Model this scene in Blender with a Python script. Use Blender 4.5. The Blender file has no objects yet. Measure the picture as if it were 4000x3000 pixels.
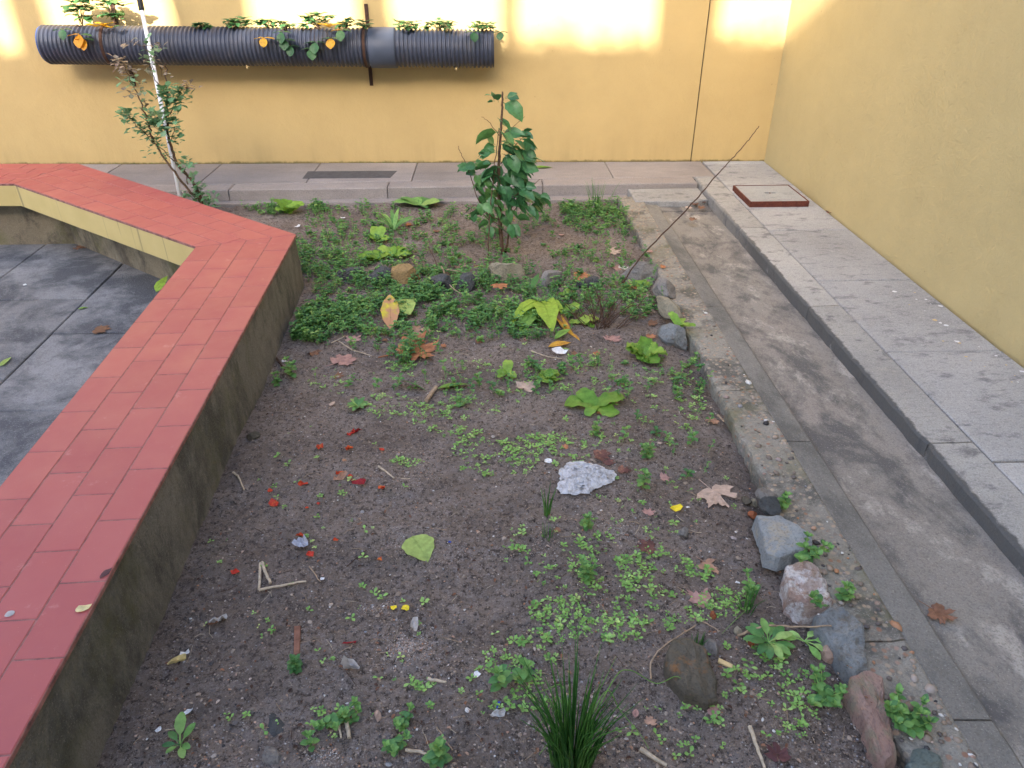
import bpy, math, random
import numpy as np
from mathutils import Vector, Matrix, noise as mnoise
random.seed(7); RNG=np.random.default_rng(11)
C=bpy.context.scene
# ------------------------------------------------------------------ camera, sky, sun, exposure
F=2900.; TH=math.atan(1730/2900); YAW=math.radians(1.6); H=1.6
fw=np.array([math.sin(YAW)*math.cos(TH),math.cos(YAW)*math.cos(TH),-math.sin(TH)])
rt=np.array([math.cos(YAW),-math.sin(YAW),0.]); up=np.cross(rt,fw)
cam=bpy.data.objects.new('camera',bpy.data.cameras.new('camera')); C.collection.objects.link(cam)
cam.data.sensor_width=36; cam.data.lens=F/4000*36; cam.data.clip_start=.02; cam.data.clip_end=200
mw=Matrix.Identity(4)
for i in range(3): mw[i][0]=rt[i]; mw[i][1]=up[i]; mw[i][2]=-fw[i]
mw[2][3]=H; cam.matrix_world=mw; C.camera=cam
SUNT=Vector((.25,1.,-.50)).normalized()            # the way sunlight travels
w=bpy.data.worlds.new('World'); C.world=w; w.use_nodes=True
bg=w.node_tree.nodes['Background']; sk=w.node_tree.nodes.new('ShaderNodeTexSky'); sk.sky_type='NISHITA'; sk.sun_disc=False
sk.sun_elevation=math.asin(-SUNT.z); sk.sun_rotation=math.atan2(-SUNT.x,-SUNT.y); sk.dust_density=3.0; sk.air_density=.8
w.node_tree.links.new(sk.outputs[0],bg.inputs[0]); bg.inputs[1].default_value=.15
sun=bpy.data.objects.new('sun',bpy.data.lights.new('sun','SUN')); C.collection.objects.link(sun)
sun.data.energy=4.2; sun.data.angle=math.radians(.6); sun.data.color=(1,.93,.82)
sun.rotation_euler=SUNT.to_track_quat('-Z','Y').to_euler()
C.view_settings.view_transform='Standard'; C.view_settings.look='None'; C.view_settings.exposure=2.3; C.view_settings.gamma=1
C.render.engine='CYCLES'

# ------------------------------------------------------------------ picture point -> place
def ray(x,y): return fw*F+rt*(x-2000)+up*(1500-y)
def G(x,y,z=0.):
    d=ray(x,y); t=(z-H)/d[2]; return Vector((d[0]*t,d[1]*t,z))
def W(x,y,Y):
    d=ray(x,y); t=Y/d[1]; return Vector((d[0]*t,Y,H+d[2]*t))
_lat=RNG.random((64,64))
def vn(x,y,s):
    x=np.asarray(x,float)*s+100.3; y=np.asarray(y,float)*s+77.7
    xi=np.floor(x).astype(int); yi=np.floor(y).astype(int); fx=x-xi; fy=y-yi
    fx=fx*fx*(3-2*fx); fy=fy*fy*(3-2*fy)
    a=_lat[xi%64,yi%64]; b=_lat[(xi+1)%64,yi%64]; c=_lat[xi%64,(yi+1)%64]; d=_lat[(xi+1)%64,(yi+1)%64]
    return (a*(1-fx)+b*fx)*(1-fy)+(c*(1-fx)+d*fx)*fy-.5
def hz(x,y):
    return .030*vn(x,y,2.3)+.016*vn(x+3,y,6.5)+.011*vn(x,y+5,17)+.007*vn(x,y,41)+.0045*vn(x+1,y,90)
def hs(x,y): return float(hz(x,y))
def gp(x,y,dz=0.):
    p=G(x,y,0)
    for _ in range(3): p=G(x,y,hs(p.x,p.y))
    if p.x>.885: p=G(x,y,.06)
    p.z+=dz; return p
def ppm(x,y):                    # picture pixels per metre at the soil point under a pixel
    p=G(x,y,0); return F/(np.array([p.x,p.y,-H])@fw)

# ------------------------------------------------------------------ mesh collector
class MB:
    def __init__(s): s.v=[]; s.f=[]; s.a=[]; s.m=[]
    def add(s,vs,fs,r=0.,m=0):
        n=len(s.v); s.v+=[tuple(q) for q in vs]; s.a+=[r]*len(vs)
        s.f+=[tuple(i+n for i in f) for f in fs]; s.m+=[m]*len(fs)
    def build(s,name,mats,parent=None,origin=None,smooth=False):
        me=bpy.data.meshes.new(name); o=bpy.data.objects.new(name,me); C.collection.objects.link(o)
        off=Vector(parent.location) if parent else Vector(origin if origin is not None else (0,0,0))
        V=np.array(s.v,float).reshape(-1,3)-np.array(off)
        me.from_pydata(V.tolist(),[],s.f)
        at=me.attributes.new('rnd','FLOAT','POINT'); at.data.foreach_set('value',np.array(s.a,dtype=np.float32))
        for m in (mats if isinstance(mats,(list,tuple)) else [mats]): me.materials.append(m)
        me.polygons.foreach_set('material_index',s.m)
        if smooth: me.polygons.foreach_set('use_smooth',[True]*len(s.f))
        me.update()
        if parent: o.parent=parent
        else: o.location=off
        return o
def tag(o,label=None,cat=None,group=None,kind=None):
    if label: o['label']=label
    if cat: o['category']=cat
    if group: o['group']=group
    if kind: o['kind']=kind
    return o
def thing(name,loc,label,cat,group=None):
    o=bpy.data.objects.new(name,None); C.collection.objects.link(o); o.location=loc; o.empty_display_size=.05
    return tag(o,label,cat,group)
def prism(mb,poly,z0,z1,bev=.003,r=0.,m=0,jag=0.):
    """bevelled upright prism over a convex/any simple CCW polygon"""
    n=len(poly); P=[Vector((p[0],p[1])) for p in poly]
    ar=sum(P[i].x*P[(i+1)%n].y-P[(i+1)%n].x*P[i].y for i in range(n))
    if ar<0: P.reverse()
    ins=[]
    for i in range(n):
        a,b,c=P[i-1],P[i],P[(i+1)%n]; e1=(b-a).normalized(); e2=(c-b).normalized()
        n1=Vector((-e1.y,e1.x)); n2=Vector((-e2.y,e2.x)); k=max(.3,1+n1.dot(n2)); ins.append(b+(n1+n2)/k*bev)
    vs=[(p.x,p.y,z0) for p in P]+[(p.x,p.y,z1-bev) for p in P]+[(p.x,p.y,z1) for p in ins]
    fs=[tuple(reversed(range(n)))]
    for i in range(n):
        j=(i+1)%n; fs+=[(i,j,n+j,n+i),(n+i,n+j,2*n+j,2*n+i)]
    fs.append(tuple(range(2*n,3*n))); mb.add(vs,fs,r,m)
def rect(mb,x0,x1,y0,y1,z0,z1,bev=.003,r=0.,m=0): prism(mb,[(x0,y0),(x1,y0),(x1,y1),(x0,y1)],z0,z1,bev,r,m)
def tube(mb,pts,rad,seg=6,r=0.,m=0,cap=True):
    pts=[Vector(p) for p in pts]; n=len(pts)
    if not isinstance(rad,(list,tuple)): rad=[rad]*n
    vs=[];ref=Vector((.3,.5,.8))
    for i,p in enumerate(pts):
        d=(pts[min(i+1,n-1)]-pts[max(i-1,0)]).normalized()
        a=d.cross(ref)
        if a.length<.1: a=d.cross(Vector((1,0,0)))
        a.normalize(); b=d.cross(a)
        for k in range(seg):
            t=2*math.pi*k/seg; vs.append(p+(a*math.cos(t)+b*math.sin(t))*rad[i])
    fs=[]
    for i in range(n-1):
        for k in range(seg):
            k2=(k+1)%seg; fs.append((i*seg+k,i*seg+k2,(i+1)*seg+k2,(i+1)*seg+k))
    if cap: fs+=[tuple(reversed(range(seg))),tuple(range((n-1)*seg,n*seg))]
    mb.add(vs,fs,r,m)
def curve(pts,n=12,jit=0.):
    """catmull-rom through points"""
    P=[Vector(p) for p in pts]; P=[2*P[0]-P[1]]+P+[2*P[-1]-P[-2]]; out=[]
    for i in range(1,len(P)-2):
        for k in range(n):
            t=k/n; a,b,c,d=P[i-1],P[i],P[i+1],P[i+2]
            q=.5*((2*b)+(c-a)*t+(2*a-5*b+4*c-d)*t*t+(3*b-a-3*c+d)*t**3)
            if jit: q=q+Vector([random.gauss(0,jit) for _ in range(3)])
            out.append(q)
    out.append(P[-2]); return out
def leaf6(mb,p,az,el,L,Wd,r=0.,fold=.25,m=0):
    ca,sa,ce,se=math.cos(az),math.sin(az),math.cos(el),math.sin(el)
    d=(ca*ce,sa*ce,se); s=(-sa,ca,0.); n=(-ca*se,-sa*se,ce)
    def q(t,w,h): return (p[0]+d[0]*L*t+s[0]*Wd*w+n[0]*h*Wd,p[1]+d[1]*L*t+s[1]*Wd*w+n[1]*h*Wd,p[2]+d[2]*L*t+n[2]*h*Wd)
    mb.add([q(0,0,0),q(.3,.38,fold),q(.72,.42,fold),q(1,0,-.1),q(.72,-.42,fold),q(.3,-.38,fold)],[(0,3,2,1),(0,5,4,3)],r,m)
PROF={'oval':lambda t:math.sin(math.pi*min(1,t*.96+.02))**.8,'ovate':lambda t:math.sin(math.pi*t**.72)**.9*(1 if t<.98 else .3),
      'lance':lambda t:math.sin(math.pi*t**.85)**1.1,'spoon':lambda t:.16+.84*max(0,math.sin(math.pi*min(1,max(0,(t-.3)/.72))))**.75 if t<.99 else .2,
      'lettuce':lambda t:.3+.7*math.sin(math.pi*min(1,t*.9+.04))**.6 if t<.97 else .45}
def leafN(mb,p,az,el,L,Wd,prof='ovate',droop=.6,fold=.2,r=0.,n=7,wav=0.,wf=9.,roll=0.,m=0,stalk=0.):
    p=Vector(p); pr=PROF[prof]; e=el; cur=p.copy(); rows=[]
    if stalk:
        d=Vector((math.cos(az)*math.cos(e),math.sin(az)*math.cos(e),math.sin(e))); q=cur+d*stalk
        tube(mb,[cur,q],L*.018,4,r,m); cur=q
    ph=random.random()*6
    for i in range(n+1):
        t=i/n; d=Vector((math.cos(az)*math.cos(e),math.sin(az)*math.cos(e),math.sin(e)))
        s=Vector((-math.sin(az),math.cos(az),0)); nn=d.cross(s); s2=s*math.cos(roll)+nn*math.sin(roll); nn=d.cross(s2)
        wd=pr(t)*Wd*.5; row=[]
        for k in (-1,-.5,0,.5,1):
            hgt=-abs(k)*fold*wd*-1+(wav*wd*math.sin(wf*t+k*3+ph)*abs(k))
            row.append(cur+s2*wd*k*(1+.06*math.sin(23*t+ph*k))+nn*(hgt-.0))
        rows.append(row); cur=cur+d*(L/n); e-=droop/n
    vs=[q for row in rows for q in row]; fs=[]
    for i in range(n):
        for k in range(4): a=i*5+k; fs.append((a,a+5,a+6,a+1))
    mb.add(vs,fs,r,m)

# ------------------------------------------------------------------ materials
class NT:
    def __init__(s,name):
        s.mat=bpy.data.materials.new(name); s.mat.use_nodes=True; s.t=s.mat.node_tree; s.n=s.t.nodes; s.bs=s.n['Principled BSDF']; s.out=s.n['Material Output']
    def N(s,ty,**k):
        nd=s.n.new('ShaderNode'+ty)
        for a,b in k.items(): setattr(nd,a,b)
        return nd
    def L(s,a,b): s.t.links.new(a,b)
    def pos(s,scale=(1,1,1)):
        g=s.N('NewGeometry'); m=s.N('Mapping'); m.inputs['Scale'].default_value=scale; s.L(g.outputs['Position'],m.inputs['Vector']); return m.outputs[0]
    def noise(s,vec,scale,det=6,rough=.6,dist=0.):
        n=s.N('TexNoise'); n.inputs['Scale'].default_value=scale; n.inputs['Detail'].default_value=det; n.inputs['Roughness'].default_value=rough; n.inputs['Distortion'].default_value=dist
        s.L(vec,n.inputs['Vector']); return n.outputs['Fac']
    def rmp(s,fac,stops,interp='LINEAR'):
        r=s.N('ValToRGB'); r.color_ramp.interpolation=interp; e=r.color_ramp.elements
        while len(e)<len(stops): e.new(.5)
        for q,(p,c) in zip(e,stops):
            q.position=p; q.color=(c,c,c,1) if isinstance(c,(int,float)) else (*c,1)
        s.L(fac,r.inputs[0]); return r.outputs[0]
    def mix(s,fac,a,b,mode='MIX'):
        m=s.N('Mix',data_type='RGBA',blend_type=mode)
        for i,x in ((0,fac),(6,a),(7,b)):
            if isinstance(x,(int,float)): m.inputs[i].default_value=x if i==0 else (x,x,x,1)
            elif isinstance(x,tuple): m.inputs[i].default_value=(*x,1)
            else: s.L(x,m.inputs[i])
        return m.outputs[2]
    def math(s,op,a,b=None):
        m=s.N('Math',operation=op)
        for i,x in ((0,a),(1,b)):
            if x is None: continue
            if isinstance(x,(int,float)): m.inputs[i].default_value=x
            else: s.L(x,m.inputs[i])
        return m.outputs[0]
    def bump(s,h,st,dist=.01,prev=None):
        b=s.N('Bump'); b.inputs['Strength'].default_value=st; b.inputs['Distance'].default_value=dist; s.L(h,b.inputs['Height'])
        if prev: s.L(prev,b.inputs['Normal'])
        s.L(b.outputs[0],s.bs.inputs['Normal']); return b.outputs[0]
    def fin(s,col,rough=.8,spec=.3):
        if isinstance(col,tuple): s.bs.inputs['Base Color'].default_value=(*col,1)
        else: s.L(col,s.bs.inputs['Base Color'])
        if isinstance(rough,(int,float)): s.bs.inputs['Roughness'].default_value=rough
        else: s.L(rough,s.bs.inputs['Roughness'])
        s.bs.inputs['Specular IOR Level'].default_value=spec; return s.mat
    def rnd(s): a=s.N('Attribute',attribute_name='rnd'); return a.outputs['Fac']
def sc(c,k): return tuple(x*k for x in c)

def m_stucco(name,col,rough_bump=.35,dirt=False,blotch=0.,scar=False):
    s=NT(name); p=s.pos(); n=s.noise(p,3,5); c=s.rmp(n,[(.3,sc(col,.94)),(.7,sc(col,1.04))])
    fine=s.noise(p,160,4,.6); c=s.mix(s.rmp(fine,[(.35,.12),(.5,0.)]),c,sc(col,.8))
    specks=s.noise(p,38,3,.5); c=s.mix(s.rmp(specks,[(.73,0.),(.78,.45)]),c,sc(col,.55))
    if dirt:
        g=s.N('NewGeometry'); sx=s.N('SeparateXYZ'); s.L(g.outputs['Position'],sx.inputs[0])
        nn=s.noise(s.pos((1,1,.5)),14,6,.7); hgt=s.math('SUBTRACT',s.math('MULTIPLY',nn,.05),s.math('SUBTRACT',sx.outputs[2],.092))
        c=s.mix(s.rmp(s.math('MULTIPLY',hgt,60),[(0,0.),(.8,.8)]),c,(.10,.085,.03))
        st=s.rmp(s.noise(s.pos((5,5,.6)),2.2,5,.6),[(.45,0.),(.7,.35)]); low=s.rmp(sx.outputs[2],[(.1,1.),(.35,0.)])
        c=s.mix(s.math('MULTIPLY',st,low),c,(.35,.27,.12))
    if blotch:
        b=s.rmp(s.noise(p,2.3,7,.7),[(.45,0.),(.7,blotch)]); c=s.mix(b,c,sc(col,.85))
    h=s.noise(p,75,6,.65,.4); b1=s.bump(h,rough_bump,.006)
    b2=s.bump(s.noise(p,9,5,.6),.35,.02,b1)
    if scar:
        m=s.rmp(s.noise(p,1.6,5,.65),[(.52,0.),(.62,1.)]); s.bump(s.math('MULTIPLY',s.noise(p,42,8,.75,.8),m),.55,.010,b2)
    return s.fin(c,.85,.2)
def m_concrete(name,base,dark,light=None,sc1=4.,str=(1,1,1),dk=(.5,.68),dka=.8,peb=.0,moss=None,lt=(.6,.75),bump=.5,streak=None,warm=None,algae=False):
    s=NT(name); p=s.pos(); ps=s.pos(str)
    c=s.rmp(s.noise(p,2.1,6,.6),[(.3,sc(base,.82)),(.7,sc(base,1.12))])
    r=s.rnd(); c=s.mix(1.,c,s.rmp(r,[(0,.88),(1,1.1)]),'MULTIPLY')
    if warm: c=s.mix(s.rmp(s.noise(p,1.3,5,.6),[(.45,0.),(.65,.6)]),c,warm)
    if light: c=s.mix(s.rmp(s.noise(ps,sc1*1.7,9,.68),[(lt[0],0.),(lt[1],.75)]),c,light)
    c=s.mix(s.math('MULTIPLY',s.rmp(s.noise(ps,sc1,10,.72,.3),[(dk[0],0.),(dk[1],1.)]),dka),c,dark)
    c=s.mix(s.math('MULTIPLY',s.rmp(s.noise(s.pos(tuple(x*1. for x in str)),sc1*5,9,.75),[(.52,0.),(.68,1.)]),dka*.6),c,dark)
    c=s.mix(s.rmp(s.noise(p,150,5,.7),[(.38,.5),(.5,0.)]),c,sc(base,.45))
    c=s.mix(s.rmp(s.noise(p,210,3,.6),[(.6,0.),(.68,.5)]),c,sc(base,1.7))
    if peb:
        v=s.N('TexVoronoi'); v.inputs['Scale'].default_value=48; s.L(p,v.inputs['Vector'])
        cc=s.rmp(v.outputs['Color'],[(0,(.10,.08,.07)),(.35,(.30,.25,.2)),(.6,(.42,.34,.25)),(.8,(.28,.14,.09)),(1,(.45,.43,.4))])
        c=s.mix(s.math('MULTIPLY',s.rmp(v.outputs['Distance'],[(.25,1.),(.42,0.)]),peb),c,cc)
    if streak:
        q=s.noise(s.pos((2.4,2.4,1.3)),1.5,9,.75); c=s.mix(s.rmp(q,[(.48,0.),(.66,.7)]),c,streak[0]); q2=s.noise(s.pos((2.8,2.8,1.4)),1.3,9,.75)
        c=s.mix(s.rmp(q2,[(.48,0.),(.68,.75)]),c,streak[1])
    if algae:
        g=s.N('NewGeometry'); sx=s.N('SeparateXYZ'); s.L(g.outputs['Position'],sx.inputs[0]); q=s.math('SUBTRACT',s.math('ADD',s.math('MULTIPLY',s.noise(p,16,6,.7),.05),1.497),sx.outputs[0]); lim=s.rmp(s.math('MULTIPLY',sx.outputs[1],.1),[(.40,1.),(.50,.25)]); c=s.mix(s.math('MULTIPLY',s.rmp(s.math('MULTIPLY',q,60),[(.0,0.),(.6,.9)]),lim),c,(.085,.085,.085))
    if moss: c=s.mix(s.rmp(s.noise(s.pos((1,1,.7)),3.1,8,.7),[(.52,0.),(.68,.8)]),c,moss)
    b1=s.bump(s.noise(p,95,8,.7),bump,.005); s.bump(s.noise(p,14,6,.65),.4,.012,b1)
    return s.fin(c,.88,.25)
def m_plain(name,col,rough=.6,spec=.3,var=.25,ns=20.,bump=.2,bs=60.,metal=0.):
    s=NT(name); p=s.pos(); c=s.rmp(s.noise(p,ns,6,.65),[(.3,sc(col,1-var)),(.7,sc(col,1+var))]); s.bump(s.noise(p,bs,5,.6),bump,.004)
    s.bs.inputs['Metallic'].default_value=metal; return s.fin(c,rough,spec)
def m_leaf(name,stops,trans=.25,rough=.5,spot=None,ns=60.,vein=None,spec=.35):
    s=NT(name); c=s.rmp(s.rnd(),stops); p=s.pos()
    c=s.mix(1.,c,s.rmp(s.noise(p,ns,5,.6),[(.3,.72),(.7,1.2)]),'MULTIPLY')
    if spot: c=s.mix(s.rmp(s.noise(p,ns*.6,6,.65),[(spot[1],0.),(spot[1]+.1,.85)]),c,spot[0])
    s.bump(s.noise(p,120,4,.6),.25,.003); s.fin(c,rough,spec)
    tr=s.N('BsdfTranslucent'); s.L(c,tr.inputs[0]); mx=s.N('MixShader'); mx.inputs[0].default_value=trans
    s.L(s.bs.outputs[0],mx.inputs[1]); s.L(tr.outputs[0],mx.inputs[2]); s.L(mx.outputs[0],s.out.inputs[0]); return s.mat
def m_rock(name,a,b,c3=None,sc1=9.,thr=.52,bump=.9,str=(1,1,1)):
    s=NT(name); p=s.pos(str); c=s.rmp(s.noise(p,sc1,9,.65,.5),[(.3,a),(.7,b)])
    if c3: c=s.mix(s.rmp(s.noise(p,sc1*1.6,8,.7),[(thr,0.),(thr+.1,.9)]),c,c3)
    c=s.mix(s.rmp(s.noise(p,130,5,.7),[(.36,.45),(.5,0.)]),c,sc(a,.4))
    b1=s.bump(s.noise(p,30,11,.78,.9),bump,.012); s.bump(s.noise(s.pos(),130,8,.78),.7,.004,b1)
    return s.fin(c,.8,.3)

YEL=(.53,.385,.172); YEL2=(.515,.415,.21)
M={}
M['wall']=m_stucco('yellow_stucco',YEL,.3,dirt=True)
M['blocker']=m_plain('pale_render',(.58,.57,.53),.9,.2,.05)  # pale tone picked for the unseen sun blocker to cut warm bounce light
M['wall2']=m_stucco('pale_yellow_stucco',YEL2,.6,blotch=.15,scar=True)

M['tile']=None
def mk_tile():
    s=NT('terracotta_tile'); p=s.pos(); c=s.rmp(s.rnd(),[(0,(.345,.078,.076)),(.45,(.37,.086,.082)),(.85,(.385,.094,.088)),(1,(.395,.096,.084))])
    c=s.mix(s.rmp(s.noise(p,5,6,.6),[(.35,0.),(.7,.3)]),c,(.44,.125,.10))
    c=s.mix(s.rmp(s.noise(p,170,4,.6),[(.68,0.),(.74,.5)]),c,(.62,.30,.22))
    c=s.mix(s.rmp(s.noise(s.pos((1,1,1)),11,8,.75),[(.60,0.),(.68,.35)]),c,(.55,.27,.24))
    c=s.mix(s.rmp(s.noise(p,23,7,.7),[(.66,0.),(.72,.4)]),c,(.26,.06,.04))
    s.bump(s.noise(p,60,6,.6),.12,.003); return s.fin(c,s.rmp(s.noise(p,8,5,.6),[(.3,.42),(.7,.6)]),.4)
M['tile']=mk_tile()
M['grout']=m_plain('grout',(.25,.12,.105),.9,.2,.5,30)
M['bench']=m_concrete('bench_concrete',(.19,.178,.15),(.062,.062,.054),None,2.6,(1.3,1.3,.9),(.46,.57),.85,moss=(.10,.10,.05),bump=1.,streak=((.26,.24,.20),(.085,.08,.066)))
M['bench_in']=m_concrete('inner_concrete',(.23,.19,.13),(.05,.045,.035),None,2.6,(1.4,1.4,1.),(.47,.58),.8,moss=(.12,.12,.04),bump=.7,streak=((.30,.26,.19),(.06,.05,.04)))
def mk_fascia():
    s=NT('yellow_fascia'); p=s.pos(); c=s.rmp(s.noise(p,6,5),[(.3,(.50,.39,.16)),(.7,(.56,.44,.19))])
    n=s.noise(s.pos((14,14,.5)),1.,4,.5); c=s.mix(s.rmp(n,[(.60,0.),(.66,.7)]),c,(.20,.165,.09)); s.bump(s.noise(p,70,5),.3,.004)
    return s.fin(c,.8,.25)
M['fascia']=mk_fascia()
M['slab']=m_concrete('pale_slab',(.43,.425,.42),(.12,.125,.135),(.56,.54,.51),7.5,(1,2.0,1),(.54,.64),.7,bump=1.)
M['kerb']=m_concrete('kerb_stone',(.40,.39,.37),(.11,.112,.12),(.56,.51,.44),6.5,(1,1.6,1),(.54,.63),.75,bump=1.,algae=True)
M['back']=m_concrete('back_slab',(.31,.275,.255),(.15,.14,.14),(.38,.345,.32),3.,(.5,2.5,1),(.55,.75),.5,bump=.4)
M['chan']=m_concrete('channel_concrete',(.285,.265,.235),(.10,.098,.10),(.47,.43,.38),2.8,(1.5,.9,1),(.48,.59),.85,bump=1.,warm=(.31,.27,.24),lt=(.54,.62))
M['ledge']=m_concrete('ledge_concrete',(.25,.238,.215),(.11,.108,.10),(.34,.32,.29),3.2,(1,.6,1),(.47,.6),.8,bump=1.)
M['strip']=m_concrete('strip_concrete',(.30,.28,.24),(.09,.087,.078),(.48,.44,.37),4.,(1,1,1),(.49,.58),.85,peb=.85,bump=1.,moss=(.15,.145,.08))
M['floor']=m_concrete('pool_floor',(.25,.245,.245),(.065,.068,.078),(.33,.325,.32),2.6,(1,1,1),(.42,.56),.85,bump=1.)
M['bed']=m_plain('joint_dirt',(.035,.03,.025),.95,.1,.4,30)
M['patch']=m_plain('dark_mortar',(.10,.095,.095),.9,.2,.2,25)
def mk_soil():
    s=NT('soil'); p=s.pos(); c=s.rmp(s.noise(p,3.2,8,.68),[(.3,(.155,.118,.096)),(.5,(.230,.185,.156)),(.7,(.295,.246,.214))])
    c=s.mix(s.rmp(s.noise(p,38,8,.75),[(.50,0.),(.62,.8)]),c,(.30,.255,.235)); c=s.mix(s.rmp(s.noise(p,60,8,.75),[(.40,.9),(.5,0.)]),c,(.045,.033,.028))
    c=s.mix(s.rmp(s.noise(p,170,5,.75),[(.56,0.),(.62,.85)]),c,(.42,.37,.33)); c=s.mix(s.rmp(s.noise(s.pos((1.1,1,1)),150,5,.75),[(.58,0.),(.64,.8)]),c,(.05,.035,.03))
    c=s.mix(s.rmp(s.noise(p,5,7,.7),[(.60,0.),(.72,.35)]),c,(.07,.07,.03)); c=s.mix(s.rmp(s.noise(p,1.7,6,.7),[(.46,0.),(.58,.4)]),c,(.095,.075,.065))
    b1=s.bump(s.noise(p,70,10,.78),1.,.012); s.bump(s.noise(p,230,6,.8),.8,.004,b1); return s.fin(c,.85,.28)
M['soil']=mk_soil()
def mk_grav():
    s=NT('gravel'); c=s.rmp(s.rnd(),[(0,(.03,.028,.03)),(.12,(.10,.09,.09)),(.3,(.20,.16,.13)),(.5,(.30,.235,.18)),(.66,(.36,.30,.25)),(.78,(.26,.27,.29)),(.88,(.40,.20,.10)),(.93,(.55,.53,.5)),(1,(.68,.67,.65))])
    return s.fin(c,.75,.3)
M['grav']=mk_grav()
M['rust']=m_rock('rust',(.09,.025,.018),(.17,.05,.03),(.22,.09,.04),30,.6,.5)
M['coverslab']=m_concrete('cover_concrete',(.36,.365,.36),(.12,.13,.13),(.44,.44,.41),6,(1,1,1),(.55,.7),.6,bump=.4)
def mk_pipe():
    s=NT('black_plastic'); p=s.pos(); c=s.rmp(s.noise(p,6,6,.6),[(.3,(.034,.041,.066)),(.7,(.052,.060,.088))]); c=s.mix(s.rmp(s.noise(s.pos((1,1,.5)),4,8,.7),[(.52,0.),(.7,.45)]),c,(.13,.115,.10)); s.bump(s.noise(p,30,5),.1,.003)
    return s.fin(c,s.rmp(s.noise(p,5,6),[(.35,.34),(.65,.55)]),.55)
M['pipe']=mk_pipe()
M['pipein']=m_plain('blue_liner',(.04,.10,.30),.4,.5,.2,6,.1)
M['sleeve']=m_plain('grey_plastic_sleeve',(.065,.08,.115),.5,.45,.15,6,.1)
M['strap']=m_plain('rusty_strap',(.06,.03,.02),.8,.3,.4,30,.4)
M['white']=m_plain('white_enamel',(.72,.73,.75),.35,.5,.05,8,.05)
M['grip']=m_plain('black_grip',(.015,.015,.015),.6,.4,.1)
M['bark']=m_rock('bark',(.09,.055,.035),(.16,.10,.065),None,40,.5,.5)
M['twig']=m_plain('dry_twig',(.085,.05,.035),.85,.2,.4,40)
M['straw']=m_plain('bleached_stick',(.46,.38,.28),.85,.2,.3,60,.4)
M['stick']=m_plain('pale_stick',(.34,.25,.17),.85,.2,.35,50,.4)
M['wood']=m_plain('cut_wood',(.62,.47,.24),.8,.2,.15,60,.3)
M['redwood']=m_plain('reddish_bark_chip',(.20,.10,.07),.9,.2,.35,50,.6)
M['dkgreen']=m_leaf('sapling_leaf',[(0,(.045,.15,.06)),(.4,(.075,.22,.07)),(.7,(.14,.30,.09)),(.95,(.19,.31,.10)),(1,(.55,.22,.03))],.2,.38,spec=.5)
M['grgreen']=m_leaf('shrub_leaf',[(0,(.09,.22,.095)),(.5,(.17,.34,.17)),(.75,(.28,.43,.27)),(.9,(.24,.20,.15)),(1,(.34,.25,.20))],.25,.55)
M['weed']=m_leaf('weed_leaf',[(0,(.065,.18,.06)),(.5,(.13,.30,.085)),(.85,(.22,.41,.11)),(1,(.34,.48,.14))],.25,.45)
M['seedl']=m_leaf('seedling_leaf',[(0,(.15,.34,.08)),(.5,(.28,.52,.13)),(.9,(.40,.64,.20)),(1,(.5,.62,.2))],.3,.5)
M['lett']=m_leaf('lettuce_leaf',[(0,(.13,.30,.04)),(.6,(.22,.42,.06)),(1,(.34,.52,.09))],.35,.42,ns=45)
M['straw_b']=m_leaf('strawberry_leaf',[(0,(.03,.10,.04)),(.5,(.06,.17,.06)),(.86,(.13,.27,.09)),(.88,(.75,.42,.02)),(.95,(.78,.33,.02)),(1,(.70,.15,.02))],.3,.42)
M['blade']=m_leaf('grass_blade',[(0,(.04,.14,.03)),(.7,(.09,.25,.045)),(1,(.20,.38,.08))],.2,.4)
def ml(n,a,b,spot=None,tr=.15): return m_leaf(n,[(0,a),(1,b)],tr,.6,spot,50)
LM=dict(tan=ml('tan_dry_leaf',(.42,.24,.16),(.50,.31,.22),((.25,.13,.09),.62)),pink=ml('pinkish_dry_leaf',(.40,.22,.19),(.44,.27,.24),((.24,.13,.12),.6)),
 orange=ml('orange_brown_leaf',(.40,.16,.07),(.46,.20,.10),((.2,.08,.05),.62)),brown=ml('brown_leaf',(.20,.10,.06),(.26,.13,.08),((.10,.05,.04),.58)),
 pale=ml('pale_dry_leaf',(.50,.36,.28),(.55,.42,.34),((.36,.26,.2),.58)),maroon=ml('maroon_leaf',(.10,.04,.045),(.14,.06,.05),((.36,.17,.11),.56)),
 lgreen=ml('light_green_leaf',(.36,.50,.13),(.42,.55,.16),None,.3),green=ml('green_leaf',(.17,.34,.06),(.24,.42,.08),None,.3),
 bgreen=ml('yellow_green_leaf',(.30,.48,.05),(.36,.52,.07),None,.3),dgreen=ml('dark_green_leaf',(.05,.15,.04),(.10,.24,.06),None,.2),
 ygpink=m_leaf('pink_yellow_leaf',[(0,(.60,.52,.05)),(1,(.60,.52,.05))],.2,.5,((.52,.24,.16),.40),16),oyel=ml('orange_yellow_leaf',(.55,.28,.03),(.6,.36,.05),((.4,.14,.04),.55)),
 red=ml('red_orange_scrap',(.55,.07,.02),(.50,.04,.03),((.65,.25,.06),.55)),crimson=ml('crimson_scrap',(.22,.01,.015),(.30,.015,.02)),
 yel=ml('yellow_scrap',(.80,.62,.02),(.82,.66,.05)),white=ml('white_scrap',(.78,.78,.78),(.82,.82,.82)),cream=ml('cream_scrap',(.66,.55,.26),(.7,.6,.3)),
 bluegrey=ml('bluish_plastic_scrap',(.42,.44,.52),(.50,.52,.60)),film=ml('clear_film_scrap',(.40,.37,.35),(.48,.46,.44)),blue=ml('blue_chip',(.03,.08,.45),(.05,.1,.5)))
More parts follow.
